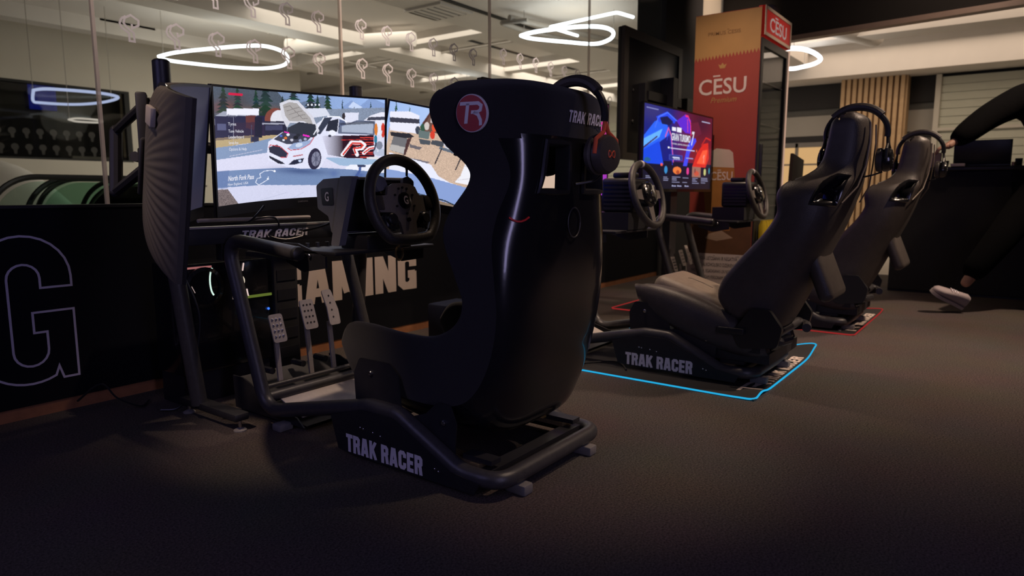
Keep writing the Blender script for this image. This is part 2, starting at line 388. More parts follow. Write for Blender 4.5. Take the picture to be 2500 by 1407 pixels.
# low banner wall under the glass
wb = struct(MB().lim(-4, 6.76, WY, WY+.10, .05, .82).build('wall_front', 'banner'), 'low navy black banner wall with big lettering')
struct(MB().lim(-4, 6.76, WY+.004, WY+.09, 0, .05).build('baseboard_front', 'wood'), 'stained wooden strip under the banner wall')
MB().lim(-4, 6.76, WY-.004, WY+.104, .82, .832).build('cap_rail', 'plastic', wb)
g = arc2(.98, .55, .165, 0, 180, 14) + arc2(.98, .275, .165, 180, 300, 12, .14) + [(1.076, .19), (1.09, .14), (1.145, .14), (1.145, .415), (1.0, .415), (1.0, .335), (1.045, .335)] \
    + arc2(.985, .265, .06, 0, -180, 10) + arc2(.98, .55, .055, 180, 0, 10) + [(1.035, .51), (1.145, .51)]
MB().ribbon(g, .0085, (0, WY-.0012, 0), X, Z, -Y, .001, True).build('outline_letter', 'lilac_line', wb, 0)
block_text('GAMING', 'cream_print', wb, (2.085, WY, .275), X, Z, 1.04, .225)

# glass wall: panes with bright joints and frosted marks
JX = [-1.3, .02, 1.323, 2.601, 3.933, 5.317, 6.76]
win = bpy.data.objects.new('window_1', None); COL.objects.link(win); struct(win, 'tall frameless glass wall with frosted ribbon marks')
for a, b in zip(JX[:-1], JX[1:]): MB().lim(a+.006, b-.006, WY+.03, WY+.042, .832, 3.1).build('pane', 'glass', win)
for j in JX[2:-1]: MB().lim(j-.006, j+.006, WY+.027, WY+.045, .832, 3.1).build('joint_strip', 'joint', win)
DP = [(-.40,.36),(-.5,.10),(-.42,-.12),(-.05,-.35),(-.05,-.75),(.22,-.75),(.20,-.30),(-.15,-.06),(-.30,.15),(-.22,.42),(.10,.62),(.50,.40),(.48,.14),(.15,-.05),(.12,.16)]
dec = MB().ribbon([(a*.078, b*.078) for a, b in DP], .0088, (0,0,0), X, Z, -Y, .0006)
dec.ribbon([(-.40*.078,.36*.078),(-.16*.078,.52*.078)], .0088, (0,0,0), X, Z, -Y, .0006)
d0 = None
spots_ = [(1.464+.196*k, z) for z in (1.575, 1.79) for k in range(6)] + [(2.743+.199*k, z) for z in (1.59, 1.805) for k in range(6)] + [(4.08+.208*k, 1.86) for k in range(6)] + [(5.69, 1.70)]
for x, z in spots_:
    if d0 is None: d0 = o = dec.build('frosted_mark', 'frost', win, 0)
    else: o = d0.copy(); COL.objects.link(o)
    o.location = (x, WY+.0285, z)
struct(MB().lim(-4, 6.76, WY, WY+.1, 3.1, 3.3).build('trim_1', 'soffit'))
# black pillar wall at the end of the glass, pale column next to it
struct(MB().lim(6.76, 7.75, WY-.02, WY+.3, 0, 3.2).build('wall_pillar', 'pillar'), 'black pillar at the end of the glass wall')
struct(MB().lim(7.75, 8.36, WY, WY+.4, 0, 3.3).build('wall_column', 'wallp'), 'cream column between the pillar and the fridge')
# bulkhead over the opening at the far end
bk = lambda y: 8.30 + (y-2.2)*.147
struct(MB().add([(bk(3.06),3.06,2.62),(bk(-5),-5,2.62),(bk(-5)+.25,-5,2.62),(bk(3.06)+.25,3.06,2.62),(bk(3.06),3.06,3.2),(bk(-5),-5,3.2),(bk(-5)+.25,-5,3.2),(bk(3.06)+.25,3.06,3.2)],
    [(0,3,2,1),(4,5,6,7),(0,1,5,4),(1,2,6,5),(2,3,7,6),(3,0,4,7)]).build('wall_bulkhead', 'soffit'), 'black bulkhead over the shopfront opening')
struct(MB().add([(bk(3.06)-.03,3.06,2.57),(bk(-5)-.03,-5,2.57),(bk(-5)+.1,-5,2.57),(bk(3.06)+.1,3.06,2.57),(bk(3.06)-.03,3.06,2.622),(bk(-5)-.03,-5,2.622),(bk(-5)+.1,-5,2.622),(bk(3.06)+.1,3.06,2.622)],
    [(0,3,2,1),(4,5,6,7),(0,1,5,4),(1,2,6,5),(2,3,7,6),(3,0,4,7)]).build('trim_2', 'trim'), 'brown metal trim under the bulkhead')

# ------------------------------------------------------------------ the mall beyond
struct(MB().lim(-4, 24, 6.25, 19, 3.4, 3.5).lim(8.7, 24, -8, 3.2, 3.4, 3.5).build('ceiling_mall', 'ceil'), 'white mall ceiling')
struct(MB().lim(-4, 24, 3.2, 6.25, 3.1, 3.5).build('ceiling_drop', 'ceil'), 'lowered white ceiling along the glass wall')
struct(MB().lim(-4, 24, 8.3, 8.75, 3.12, 3.4).build('ceiling_beam', 'ceil')); struct(MB().lim(-4, 24, 11.0, 11.3, 3.2, 3.4).build('ceiling_beam', 'ceil'))
for x in (8.2, 11.0, 14.0): struct(MB().lim(x, x+.28, 6.25, 15, 3.22, 3.4).build('ceiling_beam', 'ceil'))
struct(MB().lim(10.9, 11.3, -8, 3.2, 3.05, 3.4).build('ceiling_beam', 'ceil')); struct(MB().lim(13.2, 14.0, -8, 4.5, 2.88, 3.4).build('ceiling_beam', 'ceil'))
struct(MB().lim(-4, 24, 15.5, 15.7, 0, 3.4).build('wall_far', 'wallp'), 'far cream mall wall')
struct(MB().lim(17, 17.2, 4.3, 15.5, 0, 3.4).build('wall_far_end', 'wallp'), 'cream end wall of the mall')
struct(MB().lim(-4.1, -4, 3.2, 15.5, 0, 3.4).build('wall_far_left', 'wallp'))
# dark lowered panel on the end wall
o = MB(); 
for k in range(9): o.lim(16.93, 16.99, 5.5, 14.5, .9+k*.22, .9+k*.22+.205)
for k in range(9):
    q = MB().lim(16.93, 17.0, 5.5, 13, .62+k*.24, .62+k*.24+.225).build('wall_board', mat('pale_cladding', (.50, .48, .38), .8, noise=.06, nscale=4)); q.parent = bpy.data.objects['wall_far_end']
# shop opposite: wall with a dark display window
wsh = struct(MB().lim(-4, 3.3, 12.0, 12.2, 0, 3.4).lim(5.6, 9.0, 12.0, 12.2, 0, 3.4).lim(3.3, 5.6, 12.0, 12.2, 2.53, 3.4).lim(3.3, 5.6, 12.0, 12.2, 0, 1.38).build('wall_shop', 'wallp'), 'cream wall around the dark shop window')
wd = struct(MB().lim(3.3, 5.6, 12.35, 12.4, 1.38, 2.53).build('window_2', mat('dark_shop_inside', (.028, .026, .022), .6, noise=.4, nscale=1.5)), 'dark display window across the mall')
MB().lim(3.3, 5.6, 12.06, 12.07, 1.38, 2.53).build('pane', glass('dim_shop_glass', (.7,.7,.68), .25), wd)
MB().ring([(3.3,1.38),(5.6,1.38),(5.6,2.53),(3.3,2.53)], [(3.36,1.41),(5.52,1.41),(5.52,2.49),(3.36,2.49)], (0,12.0,0), X, Z, Y, .08).build('window_frame', 'slot', wd)
MB().lim(3.3, 5.25, 12.3, 12.34, 1.42, 2.0).build('logo_band', 'matte', wd)
MB().lim(4.75, 5.6, 12.2, 12.3, 1.40, 1.46).build('shelf_edge', mat('grey_ledge', (.3,.29,.27), .7, noise=.1, nscale=5), wd)
MB().lim(4.25, 4.62, 12.28, 12.3, 2.15, 2.52).build('blue_sign', emission('blue_sign', (.02, .03, .45), .35), wd)
for r_, z in enumerate((1.78, 1.54)):
    for k in range(9):
        x = 3.62+k*.185+r_*.02
        MB().prism(arc2(0, .03, .052, -60, 200, 8)+[(-.02,-.02),(-.015,-.075),(.02,-.075),(.025,-.02)], (x, 12.299, z), X, Z, -Y, .001).build('shop_mark', mat('grey_mark', (.33,.32,.34), .8, noise=.1, nscale=9), wd, 0)
# slots, vents, pipes, small spots on the mall ceiling
for (x0, x1, y, z) in ((5.9, 8.3, 5.55, 3.1), (3.0, 5.6, 11.55, 3.4), (8.6, 12.5, 7.6, 3.4)):
    struct(MB().lim(x0, x1, y-.04, y+.04, z-.012, z).build('trim_3', 'slot'), 'black linear air slot in the ceiling')
def vent(x, y, z, s, label):
    t = thing('ceiling_vent', label, 'vent', (x, y, z))
    MB().ring([(-s,-s),(s,-s),(s,s),(-s,s)], [(-s*.82,-s*.82),(s*.82,-s*.82),(s*.82,s*.82),(-s*.82,s*.82)], (0,0,-.03), X, Y, Z, .03).build('frame', 'ceil', t)
    MB().lim(-s*.8, s*.8, -s*.8, s*.8, -.012, 0).build('grille_back', 'slot', t)
    for k in range(5): MB().lim(-s*.8, s*.8, -s*.75+k*s*.36, -s*.75+k*s*.36+s*.24, -.03, -.022).build('louvre', 'ceil', t)
vent(6.55, 5.95, 3.1, .30, 'square white ceiling vent above the racing screens'); vent(5.2, 12.0-.6, 3.4, .4, 'white ceiling cassette near the dark shop window')
def ceil_lamp(x, y, z, label):
    t = thing('ceiling_spot', label, 'lamp', (x, y, z)); MB().lathe([(.075,0),(.07,-.05),(.05,-.06)]).build('housing', 'ceil', t); MB().ball((0,0,-.075), .045).build('bulb', 'bulb', t)
ceil_lamp(6.91, 8.95, 3.4, 'small bright ceiling spot left of the second glass joint'); ceil_lamp(8.485, 8.9, 3.40, 'small bright ceiling spot right of the second glass joint')
struct(MB().tube(fillet([(7.0,5.2,3.0),(9.9,4.6,3.0),(10.4,4.6,3.0)], .1), .035).tube(fillet([(7.1,5.0,2.96),(7.0,5.35,2.96),(7.5,5.35,2.96),(9.6,4.9,2.96)], .06), .028).build('trim_4', 'pipe'), 'grey sprinkler pipes under the ceiling')
for a, b, c, d in ((6.5, 9.4, 14, 9.4), (7.5, 10.3, 15, 10.3), (9.2, 6.6, 9.2, 12), (12.5, 6.6, 12.5, 12)): struct(MB().tube([(a,b,3.3),(c,d,3.3)], .025).build('trim_5', 'pipe'), 'thin pipe under the mall ceiling')
struct(MB().cyl((7.0, 9.6, 3.2), (7.8, 7.6, 3.2), .12).build('trim_6', 'ceil'), 'white round duct under the ceiling')
struct(MB().cyl((10.4, 2.3, 3.15), (11.6, 1.9, 3.15), .14).build('trim_7', 'ceil'), 'white round duct beyond the opening')

# neon loops
def loop(name, pts, z, r, m, label, rad=.25, closed=True, power=0, extra=None, hz=3.4):
    c = Vector((sum(p[0] for p in pts)/len(pts), sum(p[1] for p in pts)/len(pts), z))
    t = thing(name, label, 'pendant light', c)
    loc = [Vector((p[0], p[1], z))-c for p in pts]
    sm = [Vector(p) for p in catmull([tuple(v) for v in loc]+[tuple(loc[0])], 64)][:-1]
    MB().tube(sm, r, 10, True).build('neon_tube', m, t)
    if extra: MB().tube(fillet([Vector((p[0], p[1], z))-c for p in extra], .05), r*.8, 8).build('neon_tail', m, t)
    for k in (2, len(sm)//2): MB().cyl(sm[k], sm[k]+Vector((0,0,hz-z)), .004, n=6).build('wire', 'pipe', t)
    if power:
        d = bpy.data.lights.new(name+'_light', 'POINT'); d.energy = power; d.color = (1, .88, .74); d.shadow_soft_size = .5
        lo = bpy.data.objects.new(name+'_light', d); COL.objects.link(lo); lo.parent = t; lo.location = (0, 0, -.1)
    return t
loop('neon_loop', [(5.13,10.03),(5.13,9.55),(5.29,8.89),(5.46,8.39),(5.63,8.2),(5.97,8.32),(6.35,8.73),(6.6,9.21),(6.56,9.68),(6.2,9.99),(5.7,10.16),(5.35,10.2)], 2.8, .021, 'led', 'large white neon teardrop loop above the left monitor', power=26)
loop('neon_loop', [(7.13,5.12),(7.07,4.84),(7.14,4.37),(7.29,4.13),(7.5,4.08),(7.75,4.17),(7.99,4.37),(8.08,4.63),(7.75,4.87),(7.35,5.1)], 2.8, .021, 'led', 'white neon loop with a bent tail left of the black television', extra=[(7.55,4.56),(6.97,4.6),(6.85,3.65),(7.14,3.6)], power=14, hz=3.085)
loop('neon_loop', [(9.89,2.64),(10.04,2.52),(10.43,2.46),(10.92,2.49),(11.24,2.64),(11.42,2.85),(11.49,3.05),(11.19,3.28),(10.39,3.26),(9.84,2.9)], 2.8, .027, 'led', 'white neon loop right of the fridge', power=16)
loop('neon_loop', [(3.53,10.04),(3.92,11.19),(4.07,11.35),(4.43,11.18),(4.57,10.6),(4.47,9.89),(4.17,9.65),(3.84,9.67),(3.58,9.8)], 2.15, .019, emission('neon_reflection', (.62,.68,1.0), .75), 'bluish loop standing for neon reflected in the dark shop window')  # reflection in the shop glass, built as a dimly glowing loop
loop('neon_loop', [(4.02,10.35),(4.03,10.08),(4.32,10.12),(4.43,10.43),(4.21,10.54)], 1.85, .013, 'ledwarm', 'small faint neon ring below the bluish loop')
loop('neon_loop', [(10.27,9.21),(10.22,8.9),(10.36,8.71),(10.56,9.1)], 2.8, .05, 'led', 'far white neon loop just behind the bucket seat wing')

# escalators behind the banner wall
for i, (x, lab) in enumerate(((1.62, 'leftmost black escalator handrail arch behind the glass'), (1.95, 'second black escalator handrail arch from the left'), (2.12, 'third black escalator handrail arch beside the second'), (2.56, 'rightmost black escalator handrail arch with a bright rim'))):
    t = thing('escalator_balustrade', lab, 'escalator', (x, 5.6+.3*i, 0), 0, 'escalator handrails beyond the glass')
    pa = [(p[0], 0, p[1]) for p in [(0, .2)]+arc2(.32, .66, .32, 180, 90, 12, .33)+[(1.1, .99)]]
    MB().tube(pa, .020, 8).build('handrail', 'plastic', t)
    MB().prism([(p[0]+.03, p[2]-.03) for p in pa]+[(1.1, .2)], (0,-.006,0), X, Z, Y, .012).build('glass_panel', 'gglass', t)
    if i == 3: MB().tube([(p[0]+.045, -.01, p[2]-.045) for p in pa], .012, 8).build('metal_edge', 'alu', t)
    MB().lim(0, 1.1, -.05, .05, 0, .2).build('skirt', 'alu', t)
o = MB(); 
vs_ = []; nx, ny = 18, 10
for i in range(nx+1):
    for j in range(ny+1):
        u, v = i/nx, j/ny
        vs_.append((1.7+u*1.7, 8.6+v*.9, .35 + (.86*(1-max(0, u-.55)**2*2.2))*math.sin(PI*min(max(v,.02),.98))**.4 + .04*math.sin(u*9+v*4)))
o.add(vs_, [(i*(ny+1)+j, (i+1)*(ny+1)+j, (i+1)*(ny+1)+j+1, i*(ny+1)+j+1) for i in range(nx) for j in range(ny)])
tag(o.build('dust_sheet', mat('white_sheet', (.62,.60,.55), .9, noise=.1, nscale=6)), 'pale draped sheet over a display below the dark shop window', 'sheet')

# beyond the opening on the right: wall bands, wooden slat column, shutters, warm shopfront
wr = struct(MB().lim(14.2, 14.3, -8, 4.3, 0, 3.4).build('wall_right_far', 'greywall'), 'grey wall beyond the opening')
MB().lim(14.13, 14.2, -8, 4.3, 2.45, 2.9).build('dark_band', 'darkwall', wr); MB().lim(14.12, 14.2, 1.3, 4.3, 1.83, 1.95).build('dark_line', 'darkwall', wr)  # dark strip below the fascia
MB().lim(14.11, 14.2, 1.3, 4.3, 1.95, 2.32).build('fascia', mat('fascia_grey', (.42,.39,.34), .8, noise=.05, nscale=3), wr)
sh = struct(MB().lim(14.14, 14.2, 1.35, 4.2, .2, 1.82).build('window_3', emission('warm_shop', (1.0, .60, .26), .62)), 'warmly lit shopfront window')
for y in (1.35, 1.56, 2.0, 2.95, 3.55): MB().lim(14.08, 14.14, y-.025, y+.025, .2, 1.82).build('mullion', mat('mullion_grey', (.22,.2,.18), .6, noise=.1, nscale=8), sh)
MB().lim(14.08, 14.14, 1.35, 4.2, 1.4, 1.43).build('transom', MATS['mullion_grey'], sh); MB().lim(14.08, 14.14, 1.35, 4.2, 1.74, 1.83).build('head_rail', MATS['mullion_grey'], sh)
cl = struct(MB().lim(13.72, 14.1, 1.74, 2.74, 0, 3.3).build('wall_slat_column', mat('brown_backing', (.16,.085,.04), .8, noise=.2, nscale=6)), 'column clad in upright wooden slats')
sm_ = mat('oak_slat', (.55, .36, .19), .6, noise=.2, nscale=14)
s0 = MB().lim(-.04, 0, -.03, .03, 0, 3.0).build('slat', sm_, cl); s0.location = (13.72, 1.77, .2)
for k in range(1, 11): c = s0.copy(); COL.objects.link(c); c.location = (13.72, 1.77+k*.094, .2)
for k in range(4): c = s0.copy(); COL.objects.link(c); c.rotation_euler = (0,0,PI/2); c.location = (13.77+k*.094, 1.74, .2)
shut = struct(MB().lim(13.92, 13.97, -3.0, 1.28, 0, 2.82).build('wall_shutter', mat('shutter_white', (.52,.52,.42), .7, noise=.05, nscale=4)), 'pale roller shutter')
s0 = None
for k in range(21):
    z = .05+k*.132
    if s0 is None: s0 = o = MB().lim(-.02, .0, -3.0, 1.24, 0, .122).build('slat', MATS['shutter_white'], shut)
    else: o = s0.copy(); COL.objects.link(o)
    o.location = (13.92, 0, z)
MB().lim(13.86, 13.95, 1.22, 1.30, 0, 2.86).build('guide_rail', 'wallp', shut); MB().lim(13.86, 13.93, -3.0, 1.22, 1.92, 1.97).build('middle_bar', 'wallp', shut)
# ================================================================== racing simulators
def bucket(st, ns, q, th, wrap, fab_z, win, nphi=49):
    """U-shaped seat shell lofted through stations (spine y, spine z, edge y, edge z, half width), with harness openings;
    win = (phi0, phi1, z0, z1, lean); returns hard shell, upholstery, outer grid, edge loops of the openings"""
    S = catmull(st, ns); ph = np.linspace(-1, 1, nphi); ph = np.sign(ph)*np.abs(ph)**1.25*PI/2
    O = np.zeros((ns, nphi, 3))
    def at(row, p):
        sy, sz, ey, ez, w_ = row; x = w_*math.copysign(abs(math.sin(p))**q, p); d = 1-abs(math.cos(p))**q
        return np.array((x, sy+(ey-sy)*d, sz+(ez-sz)*d))
    for i, row in enumerate(S):
        for j, p in enumerate(ph): O[i, j] = at(row, p)
    du = np.gradient(O, axis=0); dv = np.gradient(O, axis=1); N = np.cross(du, dv); N /= np.maximum(np.linalg.norm(N, axis=2, keepdims=True), 1e-9)
    mid = nphi//2
    if N[ns//3, mid, 1] > 0: N = -N          # outward = rearwards
    I = O - N*th
    sh, up = MB(), MB(); idx = lambda i, j: i*nphi+j
    Of = O.reshape(-1, 3).tolist(); If = I.reshape(-1, 3).tolist(); fo, fu, fi = [], [], []
    deg = np.degrees(np.abs(ph)); p0, p1, z0, z1, lean = win
    for i in range(ns-1):
        sz = (S[i][1]+S[i+1][1])/2
        for j in range(nphi-1):
            c = O[i:i+2, j:j+2].reshape(-1, 3).mean(0); f = (idx(i,j), idx(i,j+1), idx(i+1,j+1), idx(i+1,j))
            a = max(deg[j], deg[j+1]); am = (deg[j]+deg[j+1])/2
            if z0 < sz < z1 and p0 < am < p1-lean*(sz-z0)/(z1-z0): continue
            fi.append(f[::-1])
            if c[2] > fab_z or a > wrap: fu.append(f)
            else: fo.append(f)
    sh.add(Of, fo); up.add(Of, fu); up.add(If, fi)
    def srow(z):                               # station whose spine is at height z
        zs = [r[1] for r in S]; k = min(range(ns), key=lambda i: abs(zs[i]-z) + (0 if i < ns*.7 else 9)); return k
    loops = []
    for s_ in (-1, 1):
        lp = []; zz = np.linspace(z0, z1, 9); top = p1-lean
        ring_ = [(p0, z) for z in zz] + [(p0+(top-p0)*t, z1) for t in (.25,.5,.75)] + [(p1-lean*(z-z0)/(z1-z0), z) for z in zz[::-1]] + [(p1-(p1-p0)*t, z0) for t in (.25,.5,.75)]
        for p, z in ring_:
            zs = np.array([r[1] for r in S]); k = int(np.argmin(np.abs(zs-z))); k2 = min(max(k + (1 if z < zs[k] else -1), 0), ns-1)
            t = 0 if abs(zs[k2]-zs[k]) < 1e-6 else (z-zs[k])/(zs[k2]-zs[k]); row = np.array(S[k])*(1-t)+np.array(S[k2])*t
            j = int(np.argmin(np.abs(ph-s_*math.radians(p)))); lp.append((Vector(at(row, s_*math.radians(p))), Vector(N[k, j])))
        loops.append(lp)
    def addlip(A, B, away):
        n = len(A); K = 5; vs = []; C_ = [(Vector(a)+Vector(b))/2 for a, b in zip(A, B)]
        for m_ in range(n):
            c = C_[m_]; r = Vector(A[m_])-c; t = (C_[min(m_+1,n-1)]-C_[max(m_-1,0)]).normalized(); out = t.cross(r).normalized()*r.length
            if out.dot(c-Vector(away(c))) < 0: out = -out
            for k in range(K+1): an = PI*k/K; vs.append(c + r*math.cos(an) + out*math.sin(an))
        up.add(vs, [(i*(K+1)+k, i*(K+1)+k+1, (i+1)*(K+1)+k+1, (i+1)*(K+1)+k) for i in range(n-1) for k in range(K)])
    for j in (0, nphi-1): addlip(O[:, j], I[:, j], lambda c, j=j: O[np.argmin(np.linalg.norm(O[:, j]-np.array(c), axis=1)), mid])
    addlip(O[0], I[0], lambda c: O[6, np.argmin(np.linalg.norm(O[0]-np.array(c), axis=1))]); addlip(O[-1], I[-1], lambda c: O[-7, np.argmin(np.linalg.norm(O[-1]-np.array(c), axis=1))])
    return sh, up, O, loops
def opening(lp, th, wid, m, parent):
    """moulded frame lining a harness opening"""
    n = len(lp); c = sum((p for p, _ in lp), Vector())/n; mb = MB(); vs = []
    for p, nn in lp:
        o_ = (p-c).normalized()*wid
        vs += [p+o_*.9+nn*.002, p+o_*.6+nn*.010, p-o_*.2+nn*.011, p-o_*.55+nn*.004, p-o_*.5-nn*(th+.004)]
    k = 5; mb.add(vs, [(i*k+a, ((i+1)%n)*k+a, ((i+1)%n)*k+a+1, i*k+a+1) for i in range(n) for a in range(k-1)])
    return mb.build('harness_bezel', m, parent, 50)

def bolt(p, n, r, par, name='bolt'): return MB().lathe([(r,0),(r,r*.5),(r*.7,r*.8),(.001,r*.9)], p, n, 10).build(name, 'steel', par)

# ---- frame shared by the three rigs (local: x across, y towards the wall, rear tube at y = 0)
def make_frame(root):
    side = lambda s: [(s*.28,.89,.668),(s*.28,1.325,.705),(s*.28,1.115,.055),(s*.28,.53,.185),(s*.28,.40,.185),(s*.28,.14,.056),(s*.28,0,.056)]
    pl = side(-1) + side(1)[::-1]; rad = [0,.075,.10,.16,.09,.16,.085]; rad = rad + rad[::-1]
    MB().tube(fillet(pl, rad, 9), .0265, 18).build('main_frame', 'tube', root)
    for s in (-1, 1):
        e = MB().lathe([(.0265,0),(.027,-.006),(.024,-.016),(.012,-.022),(.001,-.023)], (s*.28,.892,.668), (0,1,0), 18).build('end_cap', 'plastic', root)
        p = [(.70,.13),(.665,.02),(.60,.013),(.07,.013),(.05,.05),(.16,.062),(.40,.175),(.55,.175)]
        pn = MB().prism(p, (s*.31,0,0), Y, Z, (-s,0,0), .007).build('side_plate', 'plate', root)
        if s < 0: block_text('TRAK RACER', 'white_print', pn, (-.31,.622,.020), -Y, Z, .352, .062)
        else: block_text('TRAK RACER', 'white_print', pn, (.31,.27,.020), Y, Z, .352, .062)
        for yy, zz in ((.55,.115),(.535,.113),(.49,.11),(.455,.105),(.22,.055),(.205,.05)): bolt((s*.31,yy,zz), (s,0,0), .004, pn)
        # seat side bracket
        b = [(.185,.055),(.175,.19),(.20,.245),(.25,.245),(.30,.20),(.37,.175),(.41,.20),(.42,.30),(.46,.335),(.60,.335),(.63,.28),(.62,.12),(.52,.085)]
        bk_ = MB().prism(fil2(b, .018), (s*.262,0,0), Y, Z, (-s,0,0), .005).build('seat_bracket', 'plate', root)
        for yy, zz in ((.225,.185),(.545,.29)): bolt((s*.262,yy,zz), (s,0,0), .0085, bk_)
        MB().lim(s*.20, s*.26, .09, .70, .070, .084).build('slider_rail', 'gold', root)
        MB().lim(s*.205, s*.25, .05, .16, .085, .10).build('rail_lock', 'plate', root)
        for yy in (.0, 1.02):
            if yy == 0: MB().rbox((s*.19,-.005,.016), (.045,.075,.032), .006).build('foot', 'rubber', root)
            else: MB().rbox((s*.28,yy,.014), (.06,.05,.028), .006).build('foot', 'rubber', root)
        MB().prism([(.78,.62),(.78,.66),(.93,.70),(1.02,.70),(1.0,.63),(.9,.60)], (s*.245,0,0), Y, Z, (-s,0,0), .008).build('deck_bracket', 'plate', root)
        bolt((s*.248,.86,.66),(s,0,0),.007,root)
    MB().lim(-.26,.26,.05,.1,.045,.07).build('cross_member','plate',root); MB().lim(-.26,.26,.62,.68,.07,.10).build('cross_member','plate',root)
    MB().cyl((-.27,1.13,.10),(.27,1.13,.10),.022).build('cross_member','tube',root)
    MB().rbox((0,.85,.672),(.49,.25,.014),.004).build('wheel_deck','plate',root)
    for x in (-.09,-.045,0,.045,.09): MB().cyl((x-.12,.98,.679),(x-.12,.98,.695),.008,n=8).build('knob','plastic',root)

def make_pedals(root, kind=0):
    pb = MB().prism([(.93,.02),(1.20,.05),(1.36,.14),(1.36,.02)], (-.24,0,0), Y, Z, X, .46).build('pedal_base','plate',root)
    MB().rbox((-.02,1.075,.072),(.40,.20,.006),.002,rot=Matrix.Rotation(math.radians(20),3,'X')).build('heel_plate','alu',pb)
    MB().cyl((-.24,1.175,.128),(.22,1.175,.128),.010).build('heel_bar','tube',pb)
    for x in (-.26,.22): MB().prism([(.92,.02),(1.36,.02),(1.37,.15),(1.30,.15),(1.18,.11),(.96,.05)], (x,0,0), Y, Z, X, .006).build('side_rail','plate',pb)
    for i, (x, z0, wd, ht) in enumerate(((-.15,.285,.062,.115),(0,.315,.066,.125),(.115,.315,.062,.155))):
        r = Matrix.Rotation(math.radians(-18),3,'X'); c = Vector((x,1.22,z0+ht/2)); c.y = 1.215+.0*i
        p = [(-wd/2,-ht/2),(wd/2,-ht/2),(wd/2,ht/2),(-wd/2,ht/2)] if i < 2 else [(-wd*.42,-ht/2),(wd*.5,-ht/2),(wd*.55,-ht*.1),(wd*.28,ht/2),(-wd*.5,ht/2),(-wd*.34,0)]
        ux, uy, un = X, r @ Z, r @ -Y
        pd = MB().prism(fil2(p, .013), c, ux, uy, un, .006).build('pedal','alu',root)
        rows, cols = (4, 3) if i < 2 else (4, 1)
        for a in range(rows):
            for b in range(cols):
                q = c + ux*((b-(cols-1)/2)*.017) + uy*(ht*(.32-a*.2)) + un*.006
                if i == 0: MB().ball(q, .0058, n=8).build('stud','steel',pd)
                else: MB().cyl(q, q+un*.0012, .0042, n=8).build('pedal_hole','matte',pd)
        q = c + uy*(-ht/2-.0)
        MB().box((q+Vector((x,1.24,.14)))/2, (.020,.010,(q.z-.12)*1.02), Matrix.Rotation(math.radians(-6),3,'X')).build('pedal_arm','alu',pd)
        MB().tube([(x,1.26,.16),(x,1.33,.16)], .014, 8).build('spring','plate',pd)

# ---- steering wheels
def d_rim(R_, flat, n=72):
    out = []
    for k in range(n):
        a = 2*PI*k/n; x, y = R_*math.cos(a), R_*math.sin(a)
        lim_ = -R_*flat
        if y < lim_: y = lim_ - (lim_-y)*.25
        out.append((x, y))
    return out
def make_wheel_pro(root, c, tilt):
    """grey plate wheel of the near rig; local axes: x across, z up in the wheel plane, -y towards the driver"""
    e = Matrix.Rotation(tilt, 3, 'X')
    w_ = MB().tube([(x,0,y) for x, y in d_rim(.137,.80)], .0175, 14, True).build('steering_wheel', 'rim', root); w_.location = c; w_.rotation_euler = e.to_euler()
    half = [(.0,.062),(.035,.060),(.058,.050),(.068,.024),(.120,.020),(.128,-.012),(.105,-.028),(.060,-.030),(.034,-.062),(.028,-.115)]
    pl = half + [(-x, y) for x, y in half[::-1]]
    pl = [p for i, p in enumerate(pl) if i == 0 or (abs(p[0]-pl[i-1][0])+abs(p[1]-pl[i-1][1])) > 1e-5]
    MB().prism(fil2(pl[:-1], .008, 3), (0,-.004,0), X, Z, Y, .010).build('spoke_plate','hub',w_)
    for s in (-1,1):
        MB().rbox((s*.108,.001,.0),(.042,.018,.046),.006).build('spoke_cover','rim',w_)
        MB().rbox((s*.066,.012,-.055),(.050,.03,.052),.014,3).build('dial_pod','plastic',w_)
        MB().lathe([(.019,0),(.019,.010),(.015,.014)],(s*.070,-.004,-.052),(0,-1,0),16).build('dial','plastic',w_)
        for k in range(3): MB().lathe([(.0042,0),(.004,.005)],(s*(.056+.014*k),-.004,-.080-.004*k),(0,-1,0),10).build('button','plastic',w_)
        MB().prism(fil2([(.030,.052),(.075,.040),(.085,.075),(.062,.092),(.040,.085)] if s>0 else [(-.030,.052),(-.040,.085),(-.062,.092),(-.085,.075),(-.075,.040)], .008), (0,.022,0), X, Z, Y, .012).build('shift_paddle','greyplastic',w_)
    MB().lathe([(.027,0),(.026,.004),(.022,.006),(.001,.006)],(0,-.004,.006),(0,-1,0),24).build('centre_disc','gel',w_)
    text('G','cream_print',w_,(-.009,-.0105,-.006),X,Z,.018,.025,.03)
    for a in (25,65,115,155,-25,-155,-90,90): MB().lathe([(.0038,0),(.0036,.004)],(.041*math.cos(math.radians(a)),-.004,.006+.041*math.sin(math.radians(a))),(0,-1,0),10).build('button','plastic',w_)
    MB().lathe([(.007,0),(.0065,.007)],(0,-.004,-.055),(0,-1,0),12).build('button','gel',w_)
    MB().lathe([(.004,0),(.004,.02),(.006,.024)],(.045,.01,.088),(.1,-.2,1),10).build('toggle','plastic',w_)
    MB().cyl((0,.01,0),(0,.16,0),.032).build('hub_shaft','plastic',w_)
    MB().rbox((0,.03,-.122),(.04,.016,.03),.006).build('spoke_cover','hub',w_)
    return w_
